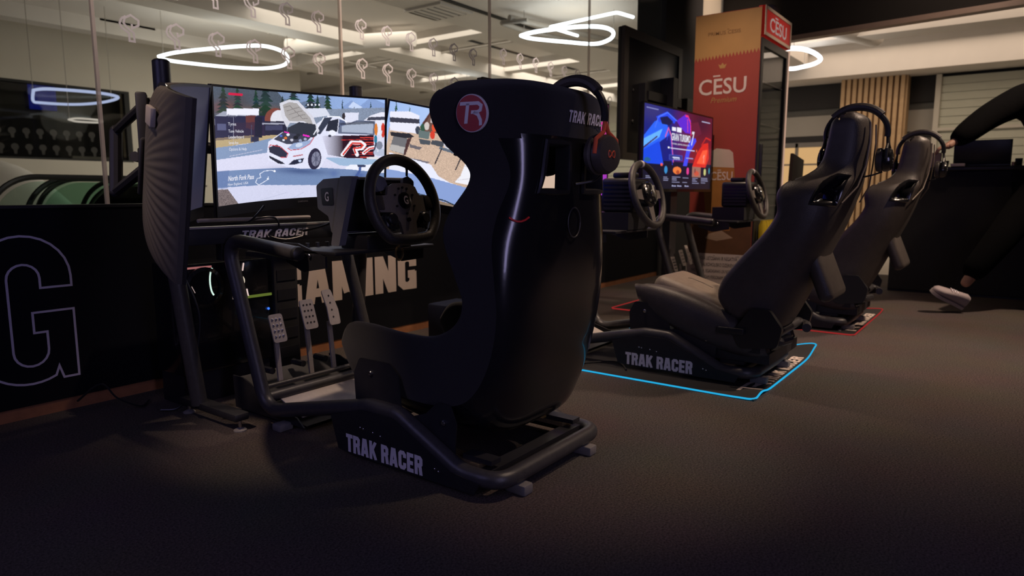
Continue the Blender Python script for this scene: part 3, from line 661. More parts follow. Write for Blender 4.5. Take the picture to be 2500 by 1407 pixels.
def make_wheel_round(root, c, tilt, R_=.165):
    e = Matrix.Rotation(tilt, 3, 'X')
    w_ = MB().tube([(R_*math.cos(2*PI*k/64),0,R_*math.sin(2*PI*k/64)) for k in range(64)], .0185, 14, True).build('steering_wheel','rim',root); w_.location = c; w_.rotation_euler = e.to_euler()
    MB().tube([((R_)*math.cos(a),0,(R_)*math.sin(a)) for a in np.linspace(PI/2-.07,PI/2+.07,5)], .0192, 14).build('centre_mark','white_print',w_)
    for a in (0,180,-90):
        a_ = math.radians(a); d = Vector((math.cos(a_),0,math.sin(a_))); t_ = Vector((-d.z,0,d.x))
        ps = [d*.05+t_*.030, d*(R_-.01)+t_*.020, d*(R_-.01)-t_*.020, d*.05-t_*.030]
        MB().prism([(p.x,p.z) for p in ps],(0,-.003,0),X,Z,Y,.008).build('spoke','hub',w_)
    MB().lathe([(.068,.03),(.07,.0),(.062,-.02),(.045,-.03),(.001,-.032)],(0,0,0),(0,1,0),24).build('hub','gel',w_)
    for a in range(0,360,45): MB().lathe([(.009,0),(.008,.008),(.001,.009)],(.05*math.cos(math.radians(a)),-.020,.05*math.sin(math.radians(a))),(0,-1,0),10).build('button','steel' if a%90 else 'plastic',w_)
    MB().lathe([(.022,0),(.02,.008),(.001,.01)],(0,-.026,0),(0,-1,0),16).build('badge','steel',w_)
    for s in (-1,1): MB().prism(fil2([(s*.05,.02),(s*.12,.035),(s*.125,-.03),(s*.05,-.02)],.008),(0,.03,0),X,Z,Y,.006).build('shift_paddle','plastic',w_)
    MB().cyl((0,.01,0),(0,.2,0),.028).build('hub_shaft','plastic',w_)
    return w_

# ---- bucket seat of the near rig
def make_bucket_seat(root):
    st = [(-.020,1.188,.170,1.188,.250),(-.040,1.165,.245,1.165,.280),(-.046,1.11,.268,1.115,.286),(-.05,1.03,.225,1.035,.272),(-.05,.955,.130,.96,.258),(-.048,.90,.122,.905,.260),
          (-.045,.82,.200,.815,.290),(-.04,.73,.220,.745,.315),(-.033,.62,.180,.64,.315),(-.022,.50,.150,.555,.305),(.0,.36,.185,.475,.300),(.03,.235,.285,.425,.295),(.075,.15,.42,.42,.290),(.20,.112,.565,.432,.285),(.43,.125,.665,.425,.278),(.63,.18,.700,.37,.268)]
    st = [(sy, sz, (1.13+ey)*(1.785-w_)/1.50-1.13, .88+(ez-.88)*(1.785-w_)/1.50, w_) for sy, sz, ey, ez, w_ in st]
    sh, up, O, loops = bucket(st, 90, .52, .034, 67, 1.035, (2, 27, .885, 1.02, 9))
    seat = up.build('seat','fabric',root,60); seat.location.x = .035; sh.build('shell','gel',seat,60)
    for lp in loops: opening(lp, .034, .014, 'plastic', seat)
    # raised panel and badge ring on the back
    MB().tube([(.035*math.cos(a),-.0485,.79+.045*math.sin(a)) for a in np.linspace(0,2*PI,28)], .0022, 6).build('badge_ring','tube',seat)
    # round badge on the left head wing (outer side), lettering across the head
    def wing(i_, zc, yc, dz, dy):      # point on the outer wing surface near (y,z)
        best = None
        for i in range(O.shape[0]):
            for j in range(0, O.shape[1]//2):
                p = O[i, j]; d = (p[1]-yc-dy)**2+(p[2]-zc-dz)**2
                if best is None or d < best[0]: best = (d, p)
        return best[1]
    yc, zc, r = .125, 1.103, .052
    px = wing(0, zc, yc, 0, 0); p2 = wing(0, zc, yc, 0, .05); p3 = wing(0, zc, yc, 0, -.05); p4 = wing(0, zc, yc, .04, 0); p5 = wing(0, zc, yc, -.04, 0)
    uy = Vector(p3-p2).normalized(); uz = Vector(p4-p5).normalized(); un = uy.cross(uz).normalized()
    if un.x > 0: un = -un
    c = Vector(px) + un*.004
    bd = MB().lathe([(r,-.008),(r,.0),(r*.985,.0012)], c, un, 36).build('round_badge','white_print',seat)
    MB().lathe([(r*.95,0),(r*.95,.0022)], c, un, 36).build('badge_face','red',bd)
    o2 = c + un*.0026
    MB().ribbon([(-.040,.027),(.020,.027),(.031,.020),(.030,.008),(.020,.003),(.000,.003)], .0095, o2, uy, uz, un, .0005).ribbon([(-.014,.027),(-.014,-.028)], .011, o2, uy, uz, un, .0005).ribbon([(.008,.003),(.024,-.004),(.034,-.020),(.036,-.034)], .0095, o2, uy, uz, un, .0005).build('badge_letters','white_print',bd,0)
    block_text('TRAK RACER','white_print',seat,(-.045,-.0490,1.085),X,Z,.225,.036,.17,shear=.25)
    MB().rbox((0,.40,.275),(.40,.36,.07),.03,3,Matrix.Rotation(math.radians(5),3,'X')).build('seat_cushion','fabric',seat)
    MB().rbox((0,.035,.66),(.34,.06,.40),.025,3,Matrix.Rotation(math.radians(-4),3,'X')).build('back_cushion','fabric',seat)
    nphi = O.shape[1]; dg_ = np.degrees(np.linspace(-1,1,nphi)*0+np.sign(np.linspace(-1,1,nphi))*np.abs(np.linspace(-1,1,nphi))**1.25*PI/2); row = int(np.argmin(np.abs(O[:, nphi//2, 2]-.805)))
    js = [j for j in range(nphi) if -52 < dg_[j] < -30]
    MB().tube([Vector(O[row, j])+Vector((-.002,-.002,.012*((k/max(1,len(js)-1))-.5)**2*4)) for k, j in enumerate(js)], .0028, 6).build('red_reflection', mat('red_reflection',(.75,.02,.02),.5,noise=.3,nscale=200), seat)  # red reflection on the shell, put in as a coloured strip
    return seat

# ---- reclining seat of the two farther rigs
def make_recliner(root):
    st = [(-.338,1.207,-.285,1.203,.112),(-.362,1.178,-.262,1.172,.130),(-.368,1.09,-.250,1.095,.132),(-.358,.995,-.230,1.005,.138),(-.350,.945,-.180,.955,.175),(-.342,.91,-.108,.918,.238),(-.325,.86,-.085,.865,.268),
          (-.300,.775,-.090,.78,.272),(-.265,.68,-.040,.685,.270),(-.21,.55,.070,.555,.262),(-.16,.43,.145,.455,.255),(-.115,.33,.160,.385,.25),(-.08,.26,.12,.32,.24)]
    sh, up, O, loops = bucket(st, 84, .62, .062, 64, 1.3, (40, 70, .83, .935, 8))
    b = up.build('backrest','leather',root,60); sh.build('back_shell','leather',b,60)
    for lp in loops: opening(lp, .062, .018, 'gel', b)
    MB().rbox((0,-.185,.60),(.30,.07,.44),.03,3,Matrix.Rotation(math.radians(-22),3,'X')).build('back_cushion','leather',b)
    MB().rbox((0,-.288,1.10),(.17,.10,.19),.04,3,Matrix.Rotation(math.radians(-8),3,'X')).build('headrest_pad','leather',b)
    for s in (-1,1):
        MB().tube([(s*x_, y_, z_) for x_, y_, z_ in ((.07,-.376,1.17),(.075,-.380,1.09),(.085,-.372,.99),(.135,-.355,.90),(.20,-.31,.83))], .0035, 6).build('seam','leather2',b)
    r15 = Matrix.Rotation(math.radians(17),3,'X')
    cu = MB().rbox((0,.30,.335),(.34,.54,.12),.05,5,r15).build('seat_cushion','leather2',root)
    for s in (-1,1):
        vs = []; n = 20; prof = []
        for k in range(n+1):
            t = k/n; y_ = -.04+.64*t; zc = .175+.195*t; hh = .108*(math.sin(PI*min(max(t,.03),.97))**.35); ww = .068*(math.sin(PI*min(max(t,.02),.98))**.3)
            ring_ = [(s*.215+ww*math.copysign(abs(math.cos(a))**.7, math.cos(a)), y_+.02*math.sin(a), zc+hh*math.copysign(abs(math.sin(a))**.8, math.sin(a))) for a in np.linspace(0,2*PI,20,endpoint=False)]
            vs += ring_
        MB().add(vs, [(i*20+k, i*20+(k+1)%20, (i+1)*20+(k+1)%20, (i+1)*20+k) for i in range(n) for k in range(20)]+[tuple(range(20)), tuple(range(n*20,n*20+20))]).build('side_bolster','leather',cu,60)
        MB().prism(fil2([(-.10,.19),(.06,.17),(.10,.24),(.02,.36),(-.06,.36),(-.12,.28)],.03), (s*.285,0,0), Y, Z, (-s,0,0), .03).build('hinge_cover','plastic',root)
        MB().tube(fillet([(s*.25,-.05,.235),(s*.25,-.10,.215),(s*.16,-.12,.215)],.03), .022, 10).build('recline_tube','tube',root)
    MB().cyl((-.28,-.06,.23),(.28,-.06,.23),.022).build('recline_tube','tube',root)
    MB().rbox((-.302,.10,.25),(.012,.12,.03),.006).build('recline_lever','plastic',root)
    MB().tube([(.0,.30,.3985),(.018,.36,.417),(.018,.42,.435),(0,.43,.438)],.002,6).build('seam','leather',cu)
    MB().lim(-.24,.24,-.06,.52,.10,.15).build('slider_base','plate',root)
    MB().lim(-.26,.26,-.02,.50,.15,.215).build('seat_pan','plate',root)
    return b

def base_pro(root):
    p = [(.805,.735),(.865,.735),(.880,.795),(.938,.822),(.942,.905),(.90,.928),(.737,.936)]
    wb_ = MB().prism(fil2(p,.012), (-.145,0,0), Y, Z, X, .29).build('wheel_base','greyplastic',root)
    MB().prism(fil2([(.818,.69),(.862,.69),(.80,.937),(.735,.937)],.006), (-.152,0,0), Y, Z, X, .03).build('side_cheek','greyplastic',wb_)
    MB().prism(fil2([(.845,.835),(.91,.835),(.915,.895),(.85,.898)],.008), (-.1455,0,0), Y, Z, -X, .0015).build('logo_pad','plastic',wb_)
    text('G','white_print',wb_,(-.147,.892,.85),-Y,Z,.022,.032,.02)
    MB().prism([(.745,.928),(.812,.742),(.798,.742),(.729,.926)], (-.128,0,0), Y, Z, X, .26).build('front_face','plastic',wb_)
    MB().rbox((.02,.738,.895),(.16,.012,.045),.006,rot=Matrix.Rotation(.34,3,'X')).build('display','gel',wb_)
    MB().rbox((0,.80,.700),(.20,.15,.06),.012).build('clamp','plate',wb_)
    MB().tube([(.02+.018*math.cos(a),.69,.66+.026*math.sin(a)) for a in np.linspace(0,2*PI,20)], .004, 6).build('clamp_ring','gold',wb_)
def base_box(root):
    wb_ = MB().rbox((0,.80,.86),(.19,.20,.18),.02,3).build('wheel_base','plastic',root)
    for k in range(7): MB().lim(-.098,-.094,.72,.88,.785+k*.022,.797+k*.022).build('cooling_fin','plate',wb_)
    MB().rbox((0,.80,.965),(.12,.10,.03),.01).build('top_cover','plastic',wb_); MB().lim(-.12,.12,.72,.95,.68,.77).build('mount','plate',wb_)
    MB().rbox((-.06,.80,.715),(.06,.05,.03),.006).build('yellow_sticker',mat('yellow_tag',(.65,.48,.03),.6,noise=.1,nscale=20),wb_)
    MB().ball((.085,.695,.80),.006,n=8).build('indicator','blueled',wb_)

RIGS = {}
r1 = thing('racing_simulator','nearest racing rig with deep black bucket seat and grey plate wheel','racing simulator',(1.75,1.13,0),0,'racing simulators in a row')
make_frame(r1); make_pedals(r1); make_bucket_seat(r1); base_pro(r1); make_wheel_pro(r1, (0,.64,.844), math.radians(-14)).scale = (1.15,1.15,1.15)
r2 = thing('racing_simulator','middle racing rig with reclining seat standing on the cyan edged mat','racing simulator',(3.35,.91,0),0,'racing simulators in a row')
make_frame(r2); make_pedals(r2); make_recliner(r2); base_box(r2); make_wheel_round(r2, (0,.67,.864), math.radians(-16), .165)
r3 = copy_tree(r2); r3.location = (4.97,.83,0); r3['label'] = 'farthest racing rig with reclining seat beside the fridge'
# ================================================================== screens
def lin(c): return tuple(((v/255)/12.92 if v/255 <= .04045 else ((v/255+.055)/1.055)**2.4) for v in c)
class Paint:
    """a picture sampled on the vertices of a screen mesh; (px, py) are the picture's own design coordinates"""
    def __init__(s, nu, nv, quad, base):
        s.nu, s.nv = nu, nv
        u, v = np.meshgrid(np.linspace(0,1,nu+1), np.linspace(0,1,nv+1))
        if len(quad) == 2:                     # design coordinates given as cubic polynomials of (u, v)
            B = [1+0*u, u, v, u*u, u*v, v*v, u**3, u*u*v, u*v*v, v**3]
            s.x, s.y = (sum(c*b for c, b in zip(q, B)) for q in quad); s.c = np.zeros(s.x.shape+(3,)); s.c[:] = lin(base); return
        TL, TR, BR, BL = (np.array(q, float) for q in quad)
        P = (1-v)[...,None]*((1-u)[...,None]*TL+u[...,None]*TR)+v[...,None]*((1-u)[...,None]*BL+u[...,None]*BR)
        s.x, s.y = P[...,0], P[...,1]; s.c = np.zeros(s.x.shape+(3,)); s.c[:] = lin(base)
    def put(s, m, col, a=1.): 
        m = np.clip(m.astype(float)*a, 0, 1)[...,None]; s.c = s.c*(1-m)+np.array(lin(col))*m; return s
    def poly(s, pts, col, a=1.):
        m = np.zeros(s.x.shape, bool); n = len(pts)
        for i in range(n):
            x0, y0 = pts[i]; x1, y1 = pts[(i+1)%n]
            if y0 == y1: continue
            cond = ((y0 > s.y) != (y1 > s.y)) & (s.x < (x1-x0)*(s.y-y0)/(y1-y0)+x0); m ^= cond
        return s.put(m, col, a)
    def rect(s, x0, y0, x1, y1, col, a=1.): return s.put((s.x>=x0)&(s.x<=x1)&(s.y>=y0)&(s.y<=y1), col, a)
    def ell(s, cx, cy, rx, ry, col, a=1., rot=0.):
        c_, s_ = math.cos(rot), math.sin(rot); dx, dy = s.x-cx, s.y-cy
        return s.put(((dx*c_+dy*s_)/rx)**2+((-dx*s_+dy*c_)/ry)**2 <= 1, col, a)
    def soft(s, cx, cy, rx, ry, col, a=1., rot=0.):
        c_, s_ = math.cos(rot), math.sin(rot); dx, dy = s.x-cx, s.y-cy
        return s.put(np.exp(-(((dx*c_+dy*s_)/rx)**2+((-dx*s_+dy*c_)/ry)**2)), col, a)
    def line(s, pts, w_, col, a=1.):
        m = np.zeros(s.x.shape, bool)
        for (x0,y0),(x1,y1) in zip(pts[:-1], pts[1:]):
            dx, dy = x1-x0, y1-y0; L = dx*dx+dy*dy+1e-9; t = np.clip(((s.x-x0)*dx+(s.y-y0)*dy)/L,0,1)
            m |= ((s.x-x0-t*dx)**2+(s.y-y0-t*dy)**2) <= (w_/2)**2
        return s.put(m, col, a)
    def grad(s, pts, c0, c1, axis, a0, a1, alpha=1.):
        t = np.clip(((s.x if axis=='x' else s.y)-a0)/(a1-a0),0,1)[...,None]; keep = s.c.copy(); s.poly(pts,(255,255,255)); m = (np.abs(s.c-keep).sum(-1) > 1e-7) 
        col = np.array(lin(c0))*(1-t)+np.array(lin(c1))*t; s.c = np.where(m[...,None], keep*(1-alpha)+col*alpha, keep); return s
    def speck(s, pts, amt, sc_=1):
        keep = s.c.copy(); s.poly(pts,(1,2,3)); m = (np.abs(s.c-keep).sum(-1) > 1e-7); n = np.random.rand(*s.x.shape)
        s.c = np.where(m[...,None], keep*(1+(n[...,None]-.5)*amt), keep); return s
    def tree(s, x, y0, y1, w_, col=(38,58,48)):
        for k in range(9):
            t = k/8; yy = y0+(y1-y0)*t; ww = w_*(.12+.88*t)*(.8+.4*random.random()); s.poly([(x-ww/2,yy+ (y1-y0)*.10),(x+random.uniform(-2,2),yy-(y1-y0)*.08),(x+ww/2,yy+(y1-y0)*.10)], tuple(int(c*random.uniform(.8,1.25)) for c in col))
        return s
def screen_mesh(name, pt, fn, m, parent):
    nu, nv = pt.nu, pt.nv
    vs = [fn(i/nu, j/nv) for j in range(nv+1) for i in range(nu+1)]
    fs = [(j*(nu+1)+i, (j+1)*(nu+1)+i, (j+1)*(nu+1)+i+1, j*(nu+1)+i+1) for j in range(nv) for i in range(nu)]
    me = bpy.data.meshes.new(name); me.from_pydata(vs, [], fs); me.polygons.foreach_set('use_smooth', [True]*len(fs))
    ca = me.color_attributes.new('picture', 'FLOAT_COLOR', 'POINT'); col = np.ones(((nu+1)*(nv+1), 4), np.float32); col[:, :3] = pt.c.reshape(-1, 3)
    ca.data.foreach_set('color', col.ravel()); me.materials.append(m)
    o = bpy.data.objects.new(name, me); COL.objects.link(o); o.parent = parent; return o

# ---- rally game: middle screen
def pic_centre():
    p = Paint(430, 240, [[518.7, 398.2, 14.1, 1.4, -19.6, -0.5, 21.0, 2.9, 0.6, 0.0], [210.9, 33.8, 305.4, 1.9, -96.7, -12.1, -3.0, 31.9, 4.4, 0.3]], (150,165,200))
    p.grad([(500,180),(960,180),(960,300),(500,300)], (84,96,116), (150,178,228), 'x', 560, 900)
    p.poly([(800,300),(835,262),(858,245),(880,258),(905,238),(960,262),(960,310),(800,310)], (128,152,200)); p.poly([(850,262),(862,248),(885,262),(874,268)], (190,205,235)); p.poly([(640,280),(690,240),(735,250),(790,235),(820,290),(640,300)], (98,114,142))
    p.poly([(500,180),(640,180),(690,240),(700,290),(500,290)],(74,84,98)); p.speck([(500,180),(640,180),(690,240),(700,290),(500,290)],.5); p.soft(575,250,40,25,(70,62,66),.7); p.soft(545,262,30,14,(120,62,48),.6); p.soft(640,268,60,10,(110,80,62),.6)
    for x, y0, y1, w_ in ((545,200,268,40),(580,212,266,36),(648,192,286,60),(625,215,280,34),(716,200,252,38),(758,212,290,56),(775,235,285,34),(800,220,286,44),(690,235,275,30),(836,244,268,8),(905,250,282,14),(865,262,280,8)): p.tree(x,y0,y1,w_,(34,52,50))
    p.poly([(690,270),(960,262),(960,345),(690,345)], (126,138,160)); p.speck([(690,270),(960,262),(960,345),(690,345)],.5)
    p.poly([(500,290),(690,290),(700,335),(960,330),(960,420),(500,420)], (196,198,222))
    p.poly([(524,284),(545,272),(600,270),(640,286),(524,290)], (150,154,172)); p.poly([(524,284),(694,282),(694,330),(524,343)], (32,34,66)); p.rect(530,302,552,318,(80,84,120)); p.poly([(600,282),(625,282),(620,318),(600,312)],(96,50,52)); p.poly([(570,300),(690,296),(690,328),(570,338)],(48,36,62),.7)
    p.poly([(520,343),(694,327),(690,340),(590,352),(520,364)], (176,156,118)); p.poly([(520,338),(620,330),(620,336),(520,344)],(120,104,90))
    # inflatable arch, tents, van
    p.ell(672,292,26,28,(122,66,58)); p.ell(680,294,20,25,(214,214,224)); p.poly([(645,296),(700,296),(700,330),(645,330)],(36,36,58)); p.rect(636,300,694,304,(150,152,170)); p.rect(648,306,690,318,(60,62,92))
    p.poly([(746,265),(795,264),(806,282),(746,290)], (206,210,226)); 
    for k in range(4): p.ell(752+k*9,256,3.6,4,(40,42,52)); p.ell(752+k*9,256,2.2,2.6,(214,220,232))
    p.poly([(842,275),(876,275),(872,328),(842,330)], (212,214,232)); p.poly([(880,300),(905,282),(930,274),(960,274),(960,330),(880,330)],(222,222,236)); p.poly([(900,286),(960,284),(960,292),(895,294)],(64,66,82)); p.ell(839,284,4,8,(50,44,50)); p.rect(868,310,886,326,(150,160,175))
    # tyre stack and jack
    p.rect(622,286,640,336,(26,28,50)); p.rect(612,334,632,346,(40,42,66)); p.line([(622,346),(622,362),(616,368)],4,(42,48,80)); p.poly([(612,364),(640,364),(632,369),(612,369)],(56,66,104)); p.line([(614,306),(613,366)],1.6,(70,74,100))
    # ground: pale tarmac with blue shadows
    p.poly([(518,362),(600,352),(660,338),(700,340),(660,372),(518,392)], (124,144,178)); p.poly([(518,392),(660,372),(740,330),(960,330),(960,412),(690,412),(518,420)], (208,208,230))
    p.poly([(518,420),(640,412),(760,408),(950,420),(950,470),(780,452),(640,452),(518,460)], (110,132,172)); p.poly([(790,384),(950,390),(950,412),(830,404)],(150,176,206)); p.poly([(855,402),(950,402),(950,424),(840,412)],(226,228,240))
    p.poly([(518,460),(640,452),(800,452),(960,470),(960,510),(510,510)], (200,202,226)); p.poly([(518,464),(556,462),(584,500),(510,508)], (112,100,100)); p.speck([(518,464),(556,462),(584,500),(510,508)], 1.2)
    p.poly([(520,418),(560,416),(556,460),(518,462)],(92,112,160),.6); p.line([(560,382),(640,366)],1.6,(176,180,205)); p.line([(600,500),(700,470)],1.2,(180,184,208)); p.line([(690,498),(740,470)],1.2,(180,184,208))
    p.soft(735,418,60,8,(58,76,122),.8,.05); p.line([(880,405),(878,418),(870,430)],6,(70,92,150)); p.poly([(872,402),(894,403),(892,408),(874,408)],(58,66,96)); p.soft(880,428,14,8,(70,92,150),.8); p.soft(815,424,10,8,(82,104,158),.7); p.line([(790,438),(830,436)],2,(82,104,158))
    # the car
    p.poly([(655,346),(690,322),(750,330),(776,300),(800,284),(830,286),(846,298),(905,300),(912,385),(800,380),(780,412),(735,412),(700,408),(656,392),(652,372)], (214,216,236))
    p.poly([(768,326),(790,288),(812,286),(782,328)], (52,58,76)); p.poly([(795,320),(802,296),(826,290),(830,312),(822,322)], (40,44,58)); p.poly([(826,290),(842,296),(850,316),(832,322)],(92,104,138)); p.poly([(824,312),(870,294),(916,296),(914,330),(826,326)],(96,104,128)); p.poly([(834,308),(872,298),(912,300),(910,326),(834,322)],(176,186,206),.75)
    p.poly([(682,252),(705,243),(728,246),(764,285),(780,320),(774,326),(745,302),(708,300),(700,312),(688,286)], (205,205,216)); p.poly([(690,256),(706,249),(724,252),(757,287),(768,312),(742,296),(706,296),(696,282)], (162,158,158))
    for k in range(4): p.line([(694+k*6,262+k*9),(708+k*8,258+k*8),(714+k*8,266+k*8),(730+k*7,262+k*9)],1.2,(110,104,104))
    p.poly([(702,312),(730,298),(770,304),(774,330),(766,336),(700,328)], (48,52,64)); p.poly([(668,340),(692,322),(760,334),(742,352),(700,352)], (60,62,80))
    for x, y, c, r_ in ((686,332,(70,100,190),3.5),(697,337,(200,110,50),4),(703,329,(220,230,240),4),(712,342,(190,190,205),4),(722,336,(30,32,40),6),(733,343,(140,150,180),4),(745,340,(160,165,190),4),(692,342,(220,222,235),3),(728,330,(40,42,52),5)): p.ell(x,y,r_,r_*.8,c)
    p.line([(695,322),(705,325)],3,(220,40,170)); p.line([(741,330),(754,333)],4,(226,40,190))
    p.poly([(656,360),(676,353),(702,374),(698,385),(684,384),(658,372)], (44,46,66)); p.line([(656,360),(660,354),(684,358),(703,375),(699,385),(684,384)],1.8,(196,70,80)); p.poly([(702,362),(716,350),(758,342),(764,336),(754,354),(722,367)], (146,164,200)); p.line([(702,362),(710,367),(735,364),(756,352),(766,336)],1.8,(196,70,80)); p.ell(730,354,9,5,(205,214,232),.8,-.3)
    p.poly([(657,380),(690,396),(696,401),(680,400),(658,386)], (34,36,52)); p.poly([(704,402),(716,391),(742,386),(738,397),(718,402)], (34,38,60)); p.ell(732,393,4,3,(190,205,235)); p.line([(716,382),(738,378)],3,(180,110,120)); p.line([(664,380),(690,390)],2.5,(226,228,240))
    p.ell(768,388,16,26,(44,42,64),1,.12); p.ell(771,388,10.5,18,(122,124,146),1,.12); p.ell(772,388,3.5,6,(86,88,110)); p.line([(762,378),(781,398)],1.5,(84,86,108)); p.line([(771,371),(771,405)],1.5,(84,86,108)); p.line([(763,398),(780,378)],1.5,(84,86,108))
    p.grad([(786,332),(912,330),(914,388),(848,386),(800,378)], (206,206,228), (44,20,34), 'x', 786, 838)
    for y in range(336,386,6): p.line([(846+random.randint(-12,20),y),(912,y-2)],1.6,(196,52,48)) if y%12 else p.line([(880,y),(912,y)],2,(220,70,60))
    p.line([(800,284),(828,285),(846,298)],2.2,(236,238,246)); p.line([(790,288),(766,328)],2.5,(226,228,240)); p.line([(828,288),(824,324)],2,(214,216,234)); p.poly([(830,300),(912,296),(914,302),(830,306)],(40,42,56),.7)
    p.line([(836,378),(858,348),(882,348),(890,354),(884,362),(866,364),(872,378)],9,(234,232,240)); p.line([(838,377),(860,350),(880,350),(886,355),(881,361),(864,362),(868,374)],4,(206,56,48)); p.line([(888,374),(902,362),(912,360)],8,(234,232,240)); p.line([(889,373),(903,363),(912,361)],3.4,(206,56,48))
    p.ell(811,325,9,7,(226,228,240)); p.ell(805,332,4,3,(60,62,80))
    # mechanics at the right rim
    p.ell(918,316,4,15,(206,120,50)); p.ell(935,318,5,18,(198,60,46)); p.ell(917,340,4,10,(46,120,150)); p.line([(918,350),(912,374)],4,(60,66,86)); p.ell(928,372,16,9,(176,184,205)); p.line([(932,320),(922,370)],2.5,(214,218,230)); p.poly([(895,384),(924,382),(924,390),(895,388)],(214,212,216)); p.ell(926,355,8,10,(80,90,110),.8)
    p.speck([(500,180),(980,180),(980,520),(500,520)],.14)
    # menu
    p.rect(553,265,632,281,(226,226,240)); p.line([(560,229),(590,231)],6,(196,26,66)); p.line([(570,282),(570,352)],1,(170,172,196),.6)
    p.line([(624,446),(628,436),(637,434),(634,425),(645,418),(662,416),(672,418)],1.5,(224,228,242)); p.line([(624,446),(632,452),(645,444),(654,438),(655,432)],1.5,(224,228,242)); p.ell(670,418,3,2.4,(236,238,246)); p.ell(654,437,2.4,2,(236,238,246))
    return p
# ---- rally game: right screen
def pic_right():
    p = Paint(340, 190, [[952.7, 481.1, -33.5, -89.1, -11.8, 1.1, 46.1, -3.6, 0.5, -0.0], [246.4, 91.5, 235.4, -13.4, -24.5, -7.9, 9.5, 23.6, -0.0, 0.3]], (160,184,226))
    p.grad([(900,200),(1500,200),(1500,345),(900,345)], (150,178,226), (176,198,236), 'x', 950, 1100); p.tree(967,247,290,14,(44,76,58)); p.tree(1000,262,285,8,(60,90,80))
    p.poly([(950,310),(1500,290),(1500,640),(900,640)], (196,170,150)); p.speck([(950,340),(1260,320),(1260,560),(950,420)], .45)
    p.poly([(952,272),(1000,272),(1024,282),(1024,322),(1016,326),(952,318)], (224,224,238)); p.poly([(952,286),(1024,291),(1024,302),(952,298)],(58,58,72))
    p.poly([(1034,300),(1052,272),(1075,268),(1110,300),(1110,330),(1034,322)], (104,76,66)); p.poly([(1052,286),(1072,286),(1072,300),(1050,300)],(190,178,176)); p.poly([(1030,302),(1052,270),(1078,266),(1078,272),(1052,278),(1036,306)],(84,52,46))
    for x, y, c in ((1032,312,(52,84,66)),(1042,308,(200,190,186)),(1060,312,(214,80,50)),(1056,330,(206,62,44)),(1020,318,(60,66,80)),(1072,318,(150,92,60))): p.ell(x,y,6,10,c)
    p.poly([(962,328),(994,336),(988,378),(950,366)], (108,108,112)); p.poly([(955,352),(990,360),(986,376),(950,366)],(176,172,170)); p.poly([(952,322),(1000,326),(1012,334),(996,338),(955,332)],(42,42,48)); p.poly([(994,340),(1006,334),(990,378),(984,380)],(74,50,50)); p.poly([(1022,318),(1050,322),(1046,340),(1022,336)],(98,112,112))
    p.poly([(1022,338),(1052,344),(1050,354),(1026,352)],(74,80,88)); p.poly([(1054,342),(1088,346),(1080,360),(1052,352)],(70,74,82)); p.ell(1094,352,11,12,(196,196,206)); p.ell(1094,352,7,8,(60,58,66)); p.poly([(1080,318),(1110,326),(1130,366),(1104,360),(1100,340),(1075,342)],(216,66,44)); p.poly([(1080,330),(1095,322),(1110,330),(1095,340)],(222,206,208))
    p.poly([(1000,352),(1030,360),(1024,366),(1000,360)],(104,98,104)); p.poly([(985,382),(1050,396),(1040,400),(975,390)],(112,108,120)); p.line([(1076,362),(1146,384)],7,(92,102,116)); p.line([(1078,364),(1062,400)],3,(44,44,54)); p.line([(1128,380),(1112,415)],3,(40,40,50)); p.line([(1146,384),(1150,410)],3,(40,40,50))
    p.poly([(1140,390),(1175,380),(1240,420),(1240,470),(1110,445),(1124,430)], (228,228,236)); p.line([(1135,405),(1160,415)],1,(180,176,186)); p.line([(1118,440),(1150,436)],1,(180,176,186))
    p.poly([(950,372),(985,382),(1052,402),(1070,430),(1098,446),(1140,460),(1140,470),(1000,448),(950,440)],(222,224,240)); p.poly([(900,405),(1030,428),(1130,456),(1240,478),(1500,500),(1500,540),(1240,520),(1130,506),(1000,470),(900,455)], (132,154,204)); p.poly([(900,455),(1010,474),(1108,500),(1240,520),(1500,545),(1500,640),(900,640)],(134,116,100)); p.speck([(950,470),(1108,506),(1240,550),(1240,640),(950,640)],.7); p.line([(1000,468),(1085,490),(1120,506),(1240,548)],3,(40,50,60))
    return p
def pic_left_reflection():  # middle screen's reflection in the dark left screen, painted as a dim picture
    p = Paint(60, 40, [(0,0),(100,0),(100,60),(0,60)], (62,60,88))
    p.grad([(0,0),(101,0),(101,61),(0,61)], (44,42,78), (78,80,112), 'y', 0, 60); p.soft(30,20,20,14,(90,92,120),.7); p.soft(70,40,18,10,(60,66,100),.7); p.soft(60,14,24,8,(90,88,122),.6); p.soft(50,56,60,8,(96,78,84),.5)
    p.c *= .55; return p
